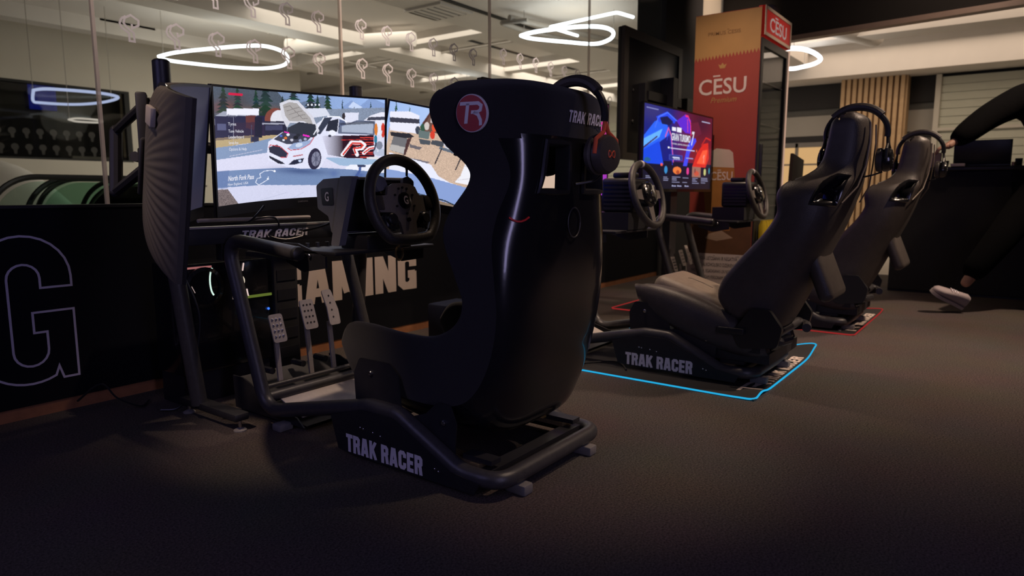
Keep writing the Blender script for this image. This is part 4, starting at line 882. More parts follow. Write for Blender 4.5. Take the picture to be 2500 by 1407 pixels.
# ---- console menu on the far screen (picture coordinates 0..1000 x 0..460)
def pic_menu():
    p = Paint(300, 150, [(0,0),(1000,0),(1000,460),(0,460)], (16,18,46))
    p.grad([(0,0),(1000,0),(1000,300),(0,300)], (18,28,120), (120,26,40), 'x', 350, 700); p.soft(820,40,260,120,(34,20,46),.8); p.soft(100,30,200,60,(60,56,110),.6)
    p.poly([(0,175),(130,90),(280,40),(330,150),(60,250),(0,260)], (38,96,236)); p.poly([(0,190),(240,120),(200,170),(0,240)], (96,170,255)); p.line([(0,238),(170,168)],9,(60,24,60)); p.poly([(0,250),(200,190),(270,330),(0,330)],(20,70,220)); p.poly([(150,60),(290,20),(420,60),(400,80),(290,60),(200,90)],(36,70,226)); p.line([(140,120),(180,60),(300,24),(430,60)],8,(70,110,250)); p.poly([(200,60),(300,45),(380,70),(330,95),(230,95)],(14,22,70))
    p.poly([(430,60),(560,10),(640,40),(650,120),(560,120),(480,90)],(90,40,200)); p.line([(560,20),(600,20),(640,60),(650,130)],10,(226,50,120)); p.line([(590,40),(600,110)],8,(220,70,130)); p.line([(280,160),(320,110),(360,150),(400,300)],12,(200,90,170)); p.line([(300,180),(330,140),(350,170),(390,320)],6,(40,60,220))
    p.poly([(540,330),(600,200),(700,120),(740,160),(640,240),(600,330)],(60,70,230)); p.poly([(680,330),(760,230),(860,170),(940,160),(960,260),(900,330)],(206,40,34)); p.poly([(760,300),(850,215),(930,205),(900,300)],(255,86,54)); p.line([(830,180),(900,130),(980,140)],10,(190,40,36)); p.poly([(640,60),(760,40),(820,110),(700,150)],(96,28,54)); p.line([(860,260),(880,240),(870,290)],5,(255,170,160))
    p.rect(0,322,1000,460,(16,16,40)); p.rect(0,385,1000,460,(20,20,34))
    for x, c, w_ in ((300,(50,130,190),22),(460,(226,120,60),62),(620,(214,60,140),20),(900,(190,190,120),20)): p.ell(x,350,w_,22,c)
    p.rect(690,322,830,385,(150,104,92)); p.ell(760,362,42,16,(190,80,60)); p.ell(735,345,10,14,(120,60,60)); p.ell(240,322,16,9,(230,90,80)); p.ell(470,360,24,12,(170,70,40)); p.ell(975,340,9,20,(60,150,170)); p.ell(55,300,40,12,(30,90,140))
    for x0, x1, ys in ((40,150,(388,398)),(270,340,(390,400,410)),(390,520,(388,397,406,420)),(545,640,(390,418)),(695,810,(392,401,410,422)),(840,960,(388,397,406,420))):
        for y in ys: p.rect(x0,y,x0+(x1-x0)*random.uniform(.5,1),y+3,(150,152,190))
    for x in (390,470,580): p.ell(x+8,442,6,5,(190,195,230)); p.rect(x+20,439,x+62,445,(150,152,190))
    p.rect(370,100,425,122,(226,226,240)); p.rect(440,98,505,124,(226,226,240)); p.rect(320,216,340,226,(240,240,250)); p.rect(355,218,720,224,(190,190,225)); p.ell(750,221,10,7,(230,90,60)); p.rect(340,258,530,290,(60,80,190)); p.rect(346,262,524,286,(44,52,130)); p.rect(390,270,490,278,(210,214,245)); p.rect(590,268,700,276,(150,150,205)); p.rect(30,18,180,23,(120,124,180)); p.rect(820,30,960,35,(170,170,200))
    return p
def pic_blue():
    p = Paint(60, 30, [(0,0),(100,0),(100,46),(0,46)], (18,40,150)); p.grad([(0,0),(101,0),(101,47),(0,47)], (24,66,226), (150,40,140), 'x', 25, 95); p.soft(90,18,14,20,(230,70,150),.8); p.soft(40,30,20,12,(20,24,70),.8); p.soft(95,42,10,12,(150,60,210),.7); return p

# ---- curved monitors of the near rig
MW, MH, MR = .83, .47, 1.0
sag = lambda x: math.sqrt(MR*MR-x*x)-math.sqrt(MR*MR-MW*MW/4)
def frame_axes(L, R_, pitch=0.):
    L, R_ = Vector(L), Vector(R_); ux = (R_-L).normalized(); uy = Vector((-ux.y, ux.x, 0)).normalized(); uz = ux.cross(uy)
    uy, uz = uy*math.cos(pitch)+uz*math.sin(pitch), uz*math.cos(pitch)-uy*math.sin(pitch)
    return Matrix(((ux.x,uy.x,uz.x,(L.x+R_.x)/2),(ux.y,uy.y,uz.y,(L.y+R_.y)/2),(ux.z,uy.z,uz.z,(L.z+R_.z)/2),(0,0,0,1)))
def housing():
    mb = MB(); nu, nv = 150, 110; vs = []
    for i in range(nu+1):
        for j in range(nv+1):
            u = -1+2*i/nu; v = -1+2*j/nv
            th = .018 + .034*max(0, 1-abs(u)**2.2)*max(0, 1-abs(v)**4)**.7
            rb = .0018*math.sin(80*math.atan2(v*.56+1e-6, u+(1e-3 if u>=0 else -1e-3)))*min(1, (u*u+v*v)*2)*max(0, 1-max(abs(u),abs(v))**14)
            x = u*MW/2; vs.append((x*(1+.0*th), sag(x)+th+rb, -MH/2+v*MH/2))
    mb.add(vs, [(i*(nv+1)+j,(i+1)*(nv+1)+j,(i+1)*(nv+1)+j+1,i*(nv+1)+j+1) for i in range(nu) for j in range(nv)])
    # rim back to the screen plane
    bd = [i*(nv+1) for i in range(nu+1)]+[nu*(nv+1)+j for j in range(1,nv+1)]+[i*(nv+1)+nv for i in range(nu-1,-1,-1)]+[j for j in range(nv-1,0,-1)]
    rim = [vs[k] for k in bd]; fr = [(x, sag(max(-MW/2,min(MW/2,x)))-.004, z) for x, y, z in rim]; n = len(rim)
    mb.add(rim+fr, [(k,(k+1)%n,n+(k+1)%n,n+k) for k in range(n)])
    return mb
def bezel(bw=.008, chin=.040):
    mb = MB(); n = 40
    def strip(x0, x1, z0, z1, m_):
        vs = []
        for k in range(m_+1):
            x = x0+(x1-x0)*k/m_; y = sag(x)
            vs += [(x,y-.006,z0),(x,y-.006,z1),(x,y+.004,z1),(x,y+.004,z0)]
        mb.add(vs, [(4*k+a,4*k+(a+1)%4,4*k+4+(a+1)%4,4*k+4+a) for k in range(m_) for a in range(4)]+[(0,1,2,3),(4*m_,4*m_+3,4*m_+2,4*m_+1)])
    strip(-MW/2,MW/2,-bw,0,n); strip(-MW/2,MW/2,-MH,-MH+chin,n); strip(-MW/2,-MW/2+bw,-MH+chin,-bw,2); strip(MW/2-bw,MW/2,-MH+chin,-bw,2)
    return mb
hm = mat('ribbed_grey_housing', (.085,.075,.068), .42, .2, noise=.1, nscale=20)
H0 = None
def curved_monitor(L, R_, pic, label, strength, pitch=0.):
    global H0
    t = thing('curved_monitor', label, 'monitor'); t.matrix_world = frame_axes(L, R_, pitch); t['group'] = 'curved monitors of the near rig'
    if H0 is None: H0 = o = housing().build('housing', hm, t, 50)
    else: o = H0.copy(); COL.objects.link(o); o.parent = t
    bz = bezel().build('bezel','plastic',t)
    fn = lambda u, v: (lambda x: (x, sag(x)-.0035, -.008-v*(MH-.048)))(-MW/2+.008+u*(MW-.016))
    screen_mesh('screen', pic, fn, screen_mat('curved_screen', strength), t)
    MB().rbox((0,sag(0)+.056,-MH/2),(.16,.012,.16),.005).build('mount_plate','plate',t)
    for sx in (-1,1): MB().rbox((sx*.22,sag(.22)+.046,-.075),(.10,.014,.05),.004,rot=Matrix.Rotation(-sx*.22,3,'Z')).build('back_label', mat('grey_label',(.30,.27,.25),.5,noise=.05,nscale=20), t)
    return t, fn, bz
mL, fL, bL = curved_monitor((.905,1.615,1.105),(1.345,2.295,1.250),pic_left_reflection(),'left curved monitor seen edge on, showing its ribbed grey back',.6,math.radians(7))
mC, fC, bC = curved_monitor((1.352,2.302,1.256),(2.180,2.302,1.296),pic_centre(),'middle curved monitor showing a white rally car with raised bonnet',1.15,math.radians(6))
mR, fR, bR = curved_monitor((2.188,2.296,1.294),(2.63,1.61,1.13),pic_right(),'right curved monitor showing gravel and vans, behind the bucket seat',1.15,math.radians(6))
wt = emission('menu_white',(.85,.85,.95),.95); dk = emission('menu_dark',(.25,.25,.35),.6)
def scr_text(body, m, u, v, wu, hv, fn, par, bold=.0, shear=0.):
    W_, H_ = MW-.016, MH-.048
    text(body, m, par, (0,0,0), X, Z, wu*W_, hv*H_, bold, shear, fn=lambda a, b: (lambda q: (q[0], q[1]-.0015, q[2]))(fn(u+a/W_, v-b/H_)))
scr_text('Start',dk,.085,.245,.05,.026,fC,mC); scr_text('Tyres',wt,.085,.315,.05,.026,fC,mC); scr_text('Tune Vehicle',wt,.085,.375,.095,.026,fC,mC); scr_text('Leaderboard',wt,.085,.425,.095,.026,fC,mC); scr_text('Service Area',wt,.085,.475,.06,.026,fC,mC); scr_text('Options & Help',wt,.085,.53,.11,.026,fC,mC)
scr_text('North Fork Pass',wt,.070,.79,.165,.042,fC,mC,.02,.25); scr_text('New England, USA',wt,.066,.832,.13,.022,fC,mC,.0,.25)
text('SAMSUNG', mat('grey_logo',(.25,.24,.25),.5,noise=.05,nscale=9), bC, (.0,sag(0)-.0065,-MH+.022), X, Z, .05, .007, .01)

# ---- flat screens of the farther rigs
def flat_tv(loc, W_, H_, pic, label, strength, stand_z):
    t = thing('flat_screen', label, 'monitor', loc, 0, 'flat screens of the farther rigs')
    MB().rbox((0,.02,-H_/2),(W_,.035,H_),.006).build('housing','plastic',t)
    MB().ring([(-W_/2,-H_),(W_/2,-H_),(W_/2,0),(-W_/2,0)],[(-W_/2+.012,-H_+.022),(W_/2-.012,-H_+.022),(W_/2-.012,-.012),(-W_/2+.012,-.012)],(0,-.004,0),X,Z,Y,.012).build('bezel','gel',t)
    fn = lambda u, v: (-W_/2+.012+u*(W_-.024), -.001, -.012-v*(H_-.034))
    screen_mesh('screen', pic, fn, screen_mat('console_screen', strength), t)
    MB().rbox((0,.05,-H_/2),(.3,.05,.25),.01).build('mount_plate','plate',t); MB().lim(-.06,.06,.04,.10,-loc[2]+.012,-H_/2).build('post','tube',t); MB().rbox((0,.02,-loc[2]+.008),(.7,.35,.014),.005).build('foot_plate','plate',t)
    return t, fn
t3, f3 = flat_tv((5.0,2.10,1.49),1.31,.61,pic_menu(),'flat screen with a blue and red racing menu beside the poster',1.15,0)
t2, f2 = flat_tv((3.39,2.20,1.445),1.31,.61,pic_blue(),'flat screen mostly hidden behind the bucket seat, its blue corner showing above',1.0,0)
text('GRAN TURISMO',wt,t3,(-.18,-.0025,-.232),X,Z,.36,.052,.02); text('7',wt,t3,(.20,-.0025,-.25),X,Z,.06,.105,.02,.25); text('THE REAL DRIVING SIMULATOR',wt,t3,(-.175,-.0025,-.262),X,Z,.34,.012,.0); text('Find out more',wt,t3,(-.13,-.0025,-.372),X,Z,.12,.014,.0)
# ================================================================== monitor stand of the near rig
ms = thing('monitor_stand','black tube monitor stand carrying the three curved monitors','monitor stand',(1.30,2.53,0))
W2 = lambda x, y, z: (x-1.30, y-2.53, z)
for k, (x, y, zt) in enumerate(((1.30,2.53,1.345),(2.205,2.53,1.362))):
    sx = 1 if k == 0 else -1; pp = fillet([W2(x,y,zt),W2(x,y,.60),W2(x+sx*.055,y-.01,.06)],.25)
    MB().tube(pp,.030,14).build('post','tube',ms)
    MB().lathe([(.030,0),(.030,.004),(.022,.010),(.001,.011)],W2(x,y,zt),(0,0,1),14).build('post_cap','plastic',ms)
    if True:
        MB().rbox(W2(x+sx*.07,y-.08,.055),(.06,.40,.03),.008).build('base_bar','plate',ms)
        for dy in (-.26,.10):
            MB().cyl(W2(x+sx*.07,y+dy,.008),W2(x+sx*.07,y+dy,.045),.006,n=8).build('levelling_screw','steel',ms); MB().lathe([(.024,0),(.024,.004),(.010,.012)],W2(x+sx*.07,y+dy,0),(0,0,1),14).build('levelling_foot','rubber',ms)
        for dz in (.075,.08): bolt(W2(x+sx*.045,y-.04+dz*.3,dz-.002),(0,0,1),.007,ms)
bm_ = MB().rbox(W2(1.755,2.475,.715),(1.06,.05,.062),.003).build('cross_beam','plate',ms)
block_text('TRAK RACER','white_print',bm_,W2(1.525,2.4495,.700),X,Z,.315,.032,.18,shear=.2)
MB().lim(*(a for ab in zip(W2(1.26,2.448,.745),W2(2.28,2.50,.752)) for a in ab)).build('beam_edge','alu',ms)
MB().tube([W2(1.35,2.44,.775),W2(1.36,2.44,.777),W2(1.84,2.44,.777),W2(1.85,2.44,.776)],.007,8).build('cable_rod','alu',ms)
for x in (1.45,2.05): MB().lim(*(a for ab in zip(W2(x,2.46,.62),W2(x+.05,2.50,.69)) for a in ab)).build('beam_clamp','plate',ms)
def side_arm(s):
    mx = lambda p: W2(p[0] if s < 0 else 3.532-p[0], p[1], p[2])
    P1, P2, Q1, Q2 = (1.029,2.308,1.072),(1.008,2.292,.883),(1.009,2.093,1.128),(1.002,2.062,.958)
    a = MB().tube([mx(P1),mx(P2)],.019,10).tube([mx(P1),mx(Q1)],.014,8).tube([mx(P2),mx(Q2)],.016,8)
    a.ball(mx(P1),.019).ball(mx(P2),.019); a.build('swing_arm','plate',ms)
    MB().rbox(mx((.995,2.06,1.035)),(.03,.05,.26),.006,rot=Matrix.Rotation(s*.5,3,'Z')).build('mount_bar','plate',ms)
    MB().rbox(mx((1.06,2.10,1.10)),(.07,.10,.11),.008,rot=Matrix.Rotation(s*.5,3,'Z')).build('mount_hinge','plate',ms)
    MB().rbox(mx((1.045,2.14,.985)),(.05,.05,.06),.006).build('mount_block','plate',ms)
    for z in (1.17,1.12): MB().cyl(mx((.985,1.92,z)),mx((1.01,1.955,z)),.011,n=10).build('hinge_bolt','steel',ms)
    MB().tube([mx((1.03,2.20,.99)),mx((1.30,2.53,.99) if s < 0 else (1.327,2.53,.99))],.016,8).build('arm_tube','tube',ms)
side_arm(-1); side_arm(1)
MB().rbox(W2(1.77,2.49,1.02),(.14,.035,.16),.006).build('mount_bar','plate',ms); MB().cyl(W2(1.30,2.53,1.05),W2(2.205,2.53,1.05),.022).build('arm_tube','tube',ms)

# cables
def cable(pts, label, r=.004, m='plastic'):
    c = [Vector(p) for p in pts]; o0 = c[0].copy(); sm = [Vector(v) for v in catmull([tuple(p-o0) for p in c], 40)]
    o = MB().tube(sm, r, 6).build('cable', m, None); o.location = o0; return tag(o, label, 'cable', 'loose cables around the near rig')
cable([(1.45,2.41,.765),(1.465,2.30,.772),(1.48,2.26,.80),(1.505,2.25,.832)],'thin black cable sticking up behind the beam lettering')
cable([(1.545,2.43,.765),(1.60,2.41,.782),(1.66,2.41,.778),(1.68,2.42,.74),(1.64,2.43,.71),(1.70,2.41,.69),(1.78,2.40,.70)],'black cable looped over the beam lettering',.004)
cable([(1.80,2.42,.72),(1.83,2.30,.75),(1.86,2.25,.79)],'short bent cable beside the wheel base',.005)
cable([(1.36,2.62,.60),(1.42,2.60,.40),(1.40,2.62,.20),(1.36,2.66,.03),(1.30,2.72,.01)],'black cable hanging behind the left stand post')
cable([(1.10,2.98,.05),(1.16,2.9,.12),(1.20,2.86,.06),(1.28,2.84,.01),(1.34,2.9,.01)],'cable curling up against the wooden strip')
cable([(3.02,1.95,.008),(2.95,1.8,.008),(3.1,1.62,.010),(2.99,1.5,.01)],'black cable lying on the cyan edged mat')
cable([(2.25,2.1,.01),(2.35,1.98,.16),(2.42,1.9,.22),(2.50,2.0,.10),(2.7,2.1,.01)],'black cable arching behind the near rig pedals',.006)

# ================================================================== computer behind the near rig, with ringed fans
pc = thing('computer_tower','black computer tower with a ringed fan behind the left rig upright','computer',(1.60,2.80,0))
MB().rbox((0,0,.36),(.42,.20,.46),.008).build('case','gel',pc); MB().lim(-.2,.2,-.09,.09,.0,.13).build('plinth','plate',pc)
MB().lathe([(.085,0),(.085,.012),(.07,.016),(.068,.004)],(-.10,-.101,.49),(0,-1,0),28).build('fan_shroud','gel',pc)
MB().tube([(.065+.019*math.cos(a),-.105,.50+.021*math.sin(a)) for a in np.linspace(0,2*PI,24)],.0045,8).build('fan_ring',emission('cream_led',(1,.86,.66),.7),pc)
for a, b, c_ in ((.085,.56,12),(.036,.44,14),(.10,.445,-10),(-.145,.485,-25)): MB().rbox((a,-.103,b),(.006,.004,.035),.002,rot=Matrix.Rotation(math.radians(c_),3,'Y')).build('light_bar',emission('fan_light',(1,.75,.7),.75),pc)
MB().tube([(-.052+.02*math.cos(a),-.104,.51+.06*math.sin(a)) for a in np.linspace(PI*.6,PI*1.4,10)],.004,6).build('light_bar',emission('teal_rim',(.75,1,.88),.9),pc)
MB().rbox((.14,-.102,.425),(.16,.006,.012),.002).build('green_strip',emission('moss_glow',(.22,.30,.05),.45),pc)
for x, z, c_ in ((.21,.36,'blueled'),): MB().ball((x-.01,-.103,z),.006,n=8).build('indicator',c_,pc)
MB().lim(-.20,-.06,-.1035,-.101,.57,.578).build('pink_bar',emission('pink_bar',(.85,.3,.3),.4),pc)
eq = thing('equipment_case','black slatted equipment case between the computer and the pedals','case',(1.895,2.80,0)); MB().rbox((0,0,.31),(.13,.22,.60),.01).build('case','matte',eq)
for k in range(5): MB().lim(-.05,.05,-.113,-.109,.12+k*.09,.17+k*.09).build('slat','plate',eq)
# small hub with teal lights behind the pedals, white socket box
hb = thing('usb_hub','small black box with teal lights behind the brake pedal','hub',(1.80,2.60,0)); MB().rbox((0,0,.03),(.12,.08,.06),.006).build('case','plastic',hb)
for k,(a,b) in enumerate(((-.03,.062),(-.02,.05),(-.035,.035))): MB().rbox((a,-.041,b-.012),(.016,.004,.014),.002).build('light',emission('teal_led',(.05,.6,.62),.8),hb)
pb_ = thing('power_strip','cream power strip box standing behind the seat cushion','power strip',(2.36,2.12,0)); MB().rbox((0,0,.06),(.10,.045,.12),.008).build('case',mat('cream_box',(.62,.55,.48),.5,noise=.04,nscale=20),pb_)
for k in range(2): MB().cyl((-.02+.045*k,-.0235,.07),(-.02+.045*k,-.022,.07),.014).build('socket','plastic',pb_)
bx = thing('subwoofer','dark blue box on the floor between the bucket seat and the banner wall','speaker',(3.0,2.62,0)); MB().rbox((0,0,.12),(.26,.22,.24),.012).build('case',mat('blue_black_box',(.006,.012,.04),.6,noise=.1,nscale=20),bx); MB().lathe([(.08,0),(.08,.008),(.07,.012),(.04,.004)],(0,-.111,.12),(0,-1,0),24).build('cone','plate',bx)

# ================================================================== headsets
def headset(loc, rz, label, shell='plastic', yoke='plastic', k=1., cs=1.):
    t = thing('headset', label, 'headset', loc, rz, 'headsets hung over the seats')
    arc = [(0, .112*k*math.cos(a), -.10*k+.10*k*math.sin(a)) for a in np.linspace(-.15,PI+.15,26)]
    for s in (1,): MB().tube(arc,.012,8).build('headband','plastic',t)
    MB().tube([(x,y*1.0,z+.006) for x,y,z in arc[6:-6]],.017,10).build('band_pad','leather',t)
    for s in (-1,1):
        a = [(0,s*.113*k,-.115*k),(-.012,s*.116*k,-.145*k),(-.050,s*.118*k,-.165*k),(-.056,s*.118*k,-.205*k)]; b = [(0,s*.113*k,-.115*k),(.012,s*.116*k,-.145*k),(.050,s*.118*k,-.165*k),(.056,s*.118*k,-.205*k)]
        MB().tube([(0,s*.113*k,-.085*k)]+a,.0065,8).tube(b,.0065,8).build('yoke',yoke,t)
        c = (0,s*.108*k,-.205*k)
        MB().lathe([(r_*cs,h_) for r_, h_ in ((.030,.030),(.044,.026),(.050,.012),(.050,-.002),(.046,-.006))],c,(0,s,0),24).build('ear_cup',shell,t)
        MB().lathe([(r_*cs,h_) for r_, h_ in ((.047,-.006),(.052,-.014),(.050,-.028),(.036,-.034),(.028,-.022))],c,(0,s,0),24).build('ear_pad','leather',t)
        MB().tube([(.016*math.cos(q),c[1]+s*.0305,c[2]+.010*math.sin(2*q)) for q in np.linspace(0,2*PI,20)],.0018,6).build('cup_mark',yoke,t)
    MB().tube(fillet([(.02,-.10*k,-.25*k),(.02,-.07,-.29),(-.02,-.03,-.30)],.03),.004,6).build('microphone','plastic',t)
    return t
headset((1.80,1.100,1.205),-.12,'black headset with orange yokes hung over the bucket seat',mat('headset_shell',(.06,.05,.045),.45,noise=.1,nscale=40),'orange',1.05,1.15)
headset((3.36,.60,1.245),.0,'black headset hung over the middle reclining seat','gel','plastic',1.1)
headset((4.98,.52,1.245),.0,'black headset hung over the farthest reclining seat','gel','plastic',1.1)

# ================================================================== floor mats with lit edges
def floor_mat(x0, x1, y0, y1, led, label, lift):
    t = thing('floor_mat', label, 'mat', ((x0+x1)/2, y0, 0), 0, 'rig floor mats')
    W_, L_ = x1-x0, y1-y0; nx, ny = 40, 40
    def zz(x, y):      # x,y in mat coordinates from the near left corner
        z = .004
        for cx, cy, a, r in lift: z += a*math.exp(-((x-cx)**2+(y-cy)**2)/r**2)
        return z
    xs = [W_*i/nx for i in range(nx+1)]; ys = [L_*(j/ny)**1.6 for j in range(ny+1)]
    vs = [(x-W_/2, y, zz(x,y)) for x in xs for y in ys]; n = len(vs)
    q = lambda i, j: i*(ny+1)+j
    fs = [(q(i,j),q(i+1,j),q(i+1,j+1),q(i,j+1)) for i in range(nx) for j in range(ny)]
    MB().add(vs, fs).build('pad', mat('mat_fabric',(.012,.011,.011),.9,noise=.3,nscale=200), t)
    rc = .035; path = []
    for (cx, cy, a0), (nx_, ny_) in zip(((rc,rc,180),(W_-rc,rc,270),(W_-rc,L_-rc,0),(rc,L_-rc,90)), ((W_-rc,0),(W_,L_-rc),(rc,L_),(0,rc))):
        ar = arc2(cx, cy, rc, a0, a0+90, 8); path += ar; p_ = ar[-1]
        path += [(p_[0]+(nx_-p_[0])*i/60, p_[1]+(ny_-p_[1])*i/60) for i in range(1, 60)]
    MB().tube([(x-W_/2, y, zz(x,y)+.001) for x, y in path], .0042, 8, True).build('led_edge', led, t)
    fn = lambda ox, oy: (lambda a, b: (ox+a-W_/2, oy+b, zz(ox+a, oy+b)+.0012))
    block_text('TRAK RACER','cream_print',t,(0,0,0),X,Y,.58,.062,.20,fn=fn(.33,.018))
    f2_ = fn(.10,.026); mb = MB()
    for p, w_ in (([(0,.078),(.11,.078),(.135,.065),(.135,.05),(.11,.04),(.07,.04)],.018),([(.045,.078),(.045,-.01)],.022),([(.09,.04),(.125,.03),(.15,-.01)],.018)):
        r_ = MB().ribbon(p, w_, (0,0,0), X, Y, Z, .01); h = len(r_.v)//4
        mb.add([f2_(v[0]*1.4, max(v[1],-.01)) for v in r_.v[:2*h]], [(i,i+1,h+i+1,h+i) for i in range(h-1)])
    mb.build('mat_logo','cream_print',t,0)
    return t
floor_mat(2.87,3.985,.835,2.55,'cyan','black rig mat with glowing cyan edge under the middle rig',[(1.115,0,.045,.14),(.10,.02,.016,.07)])
floor_mat(4.59,5.72,.755,2.45,'redled','black rig mat with glowing red edge under the farthest rig',[(1.13,0,.01,.1)])
for r_ in (r2, r3): r_.location.z = .006
t3.location.z += .006; t2.location.z += .006

# ================================================================== drinks fridge with printed side
fr = thing('drinks_fridge','tall drinks fridge with red and gold beer print on its side','fridge',(6.13,2.04,0))
FX, F0, F1, FT = -.38, -.276, .272, 2.345
MB().lim(FX,-FX,F0+.03,F1,.08,FT).build('cabinet','plastic',fr); MB().lim(FX+.02,-FX-.02,F0+.06,F1,0,.08).build('plinth','plate',fr)
pan = MB().lim(FX-.006,FX,F0+.002,F1,.10,FT).build('side_panel',mat('print_red',(.30,.042,.03),.6,noise=.12,nscale=6),fr)
def pr(poly, m, lift, name='print'): return MB().prism([(-y_, z_) for y_, z_ in poly], (FX-.0062-lift,0,0), -Y, Z, -X, .0004).build(name, m, pan, 0)
gm = mat('print_gold',(.40,.22,.075),.6,noise=.15,nscale=5)
zz_ = []; n = 19
for k in range(n*2+1): zz_.append((F1-(F1-F0-.004)*k/(n*2), 1.985+(.018 if k%2 else -.018)+.03*(k/(n*2))))
pr([(F0+.004,FT-.004),(F1,FT-.004)]+zz_, gm, .0002)
lt = mat('print_pale',(.62,.52,.50),.6,noise=.05,nscale=20); dkp = mat('print_brown',(.20,.10,.035),.7,noise=.1,nscale=20)
tx = lambda s_, m, yl, z, w_, h, b=.01, sh=0.: text(s_, m, pan, (FX-.0075,yl,z), -Y, Z, w_, h, b, sh)
tx('PRIMUS CESIS',dkp,.16,2.17,.27,.028); MB().box((FX-.0072,-.005,2.207),(.0004,.02,.005)).build('print',dkp,pan)
tx('CESU',lt,.225,1.695,.40,.125,.012); MB().box((FX-.0072,.075,1.842),(.0004,.06,.012)).build('print',lt,pan)
tx('Premium',gm,.12,1.625,.22,.045,.0,.35)
pr([(.05,1.90),(.065,1.935),(.045,1.925),(.03,1.945),(.015,1.925),(-.005,1.935),(.01,1.90)],gm,.0004)
# beer glass, table and warning strip
pr([(.115,1.185),(-.095,1.165),(-.125,.90),(-.09,.56),(.11,.56),(.15,.90)], mat('print_amber',(.36,.15,.03),.6,noise=.2,nscale=8), .0004)
pr([(.125,1.10),(.10,1.225),(.05,1.25),(-.06,1.235),(-.09,1.21),(-.105,1.085)], mat('print_foam',(.52,.45,.38),.7,noise=.12,nscale=12), .0008)
tx('CESU',lt,.095,.985,.19,.07,.012); MB().box((FX-.0082,.02,1.068),(.0004,.03,.007)).build('print',lt,pan)
pr([(F1,.62),(F0+.004,.66),(F0+.004,.36),(F1,.36)], mat('print_table',(.13,.055,.022),.7,noise=.4,nscale=9), .0002); pr([(.09,.53),(-.02,.56),(-.12,.50),(.02,.47),(.12,.49)], mat('print_coaster',(.36,.24,.17),.7,noise=.3,nscale=14), .0010)
pr([(F1,.36),(F0+.004,.36),(F0+.004,.102),(F1,.102)], lt, .0003)
blk = mat('print_black',(.05,.045,.05),.7,noise=.1,nscale=20)
for k, s_ in enumerate(('ALKOHOLA LIETOSANAI IR NEGATIVA','IETEKME. ALKOHOLISKO DZERIENU','PARDOSANA, IEGADASANAS UN NODOSANA','NEPILNGADIGAM PERSONAM IR AIZLIEGTA')): tx(s_,blk,.235,.305-k*.055,(.40,.39,.42,.42)[k],.030,.0)
for a, b in ((.035,0),(-.17,0)): MB().box((FX-.0074,a,.343),(.0004,.012,.004)).build('print',blk,pan)
MB().box((FX-.0074,-.155,.341),(.0004,.01,.004)).build('print',blk,pan)
# front: header sign, glass door, shelves with bottles
hd = MB().lim(FX,-FX,F0-.02,F0+.03,2.13,FT+.01).build('header_sign',mat('sign_red',(.32,.02,.02),.4,emit=(.4,.02,.015),es=.3,noise=.05,nscale=9),fr)
MB().ring([(FX,2.13),(-FX,2.13),(-FX,FT+.01),(FX,FT+.01)],[(FX+.03,2.155),(-FX-.03,2.155),(-FX-.03,FT-.015),(FX+.03,FT-.015)],(0,F0-.026,0),X,Z,Y,.03).build('sign_frame',mat('sign_frame_cream',(.55,.45,.36),.5,noise=.05,nscale=9),hd)
sgw = emission('backlit_letters',(.62,.45,.40),.5); text('CESU',sgw,hd,(-.24,F0-.021,2.185),X,Z,.48,.105,.012); MB().box((-.06,F0-.0213,2.306),(.08,.0006,.010)).build('print',sgw,hd)
dr = MB().ring([(FX,.12),(-FX,.12),(-FX,2.11),(FX,2.11)],[(FX+.05,.20),(-FX-.05,.20),(-FX-.05,2.05),(FX+.05,2.05)],(0,F0-.01,0),X,Z,Y,.04).build('door','plastic',fr)
MB().lim(FX+.05,-FX-.05,F0+.005,F0+.012,.20,2.05).build('door_glass',glass('fridge_glass',(.75,.76,.78),1.),dr); MB().rbox((FX+.03,F0-.03,1.1),(.02,.03,.35),.008).build('handle','plastic',dr)
MB().lim(FX+.04,-FX-.04,F0+.025,F0+.034,.16,2.08).build('inner_back',mat('fridge_inner',(.11,.11,.11),.5,noise=.25,nscale=3),fr)
MB().lim(-FX,-FX+.012,F0-.02,F0+.03,.5,2.12).build('lit_edge',emission('cream_lit_edge',(1,.62,.45),.5),fr)  # light caught by the fridge edge, put in as a glowing strip
for k in range(5): MB().lim(FX+.06,-FX-.06,F0+.013,F0+.024,.42+k*.34,.43+k*.34).build('shelf','alu',fr)
for k in range(4):
    b = MB().lathe([(.0,0),(.035,.0),(.035,.13),(.022,.16),(.022,.17),(.001,.172)]).build('drink_can',mat('yellow_can',(.55,.40,.02),.4,.4,noise=.1,nscale=20)); b.location = (5.83+k*.09, 1.70, .48); tag(b,('leftmost','second','third','rightmost')[k]+' yellow can in the row at the fridge door','can','yellow cans at the fridge')
MB().lim(FX+.02,FX+.44,F0-.11,F0-.012,.455,.478).build('door_shelf','plate',fr)
tag(MB().rbox((6.45,1.93,2.44),(.20,.16,.14),.03).build('grey_bundle',mat('grey_bundle',(.20,.18,.16),.8,noise=.4,nscale=18)),'small grey bundle lying on top of the fridge','bundle')

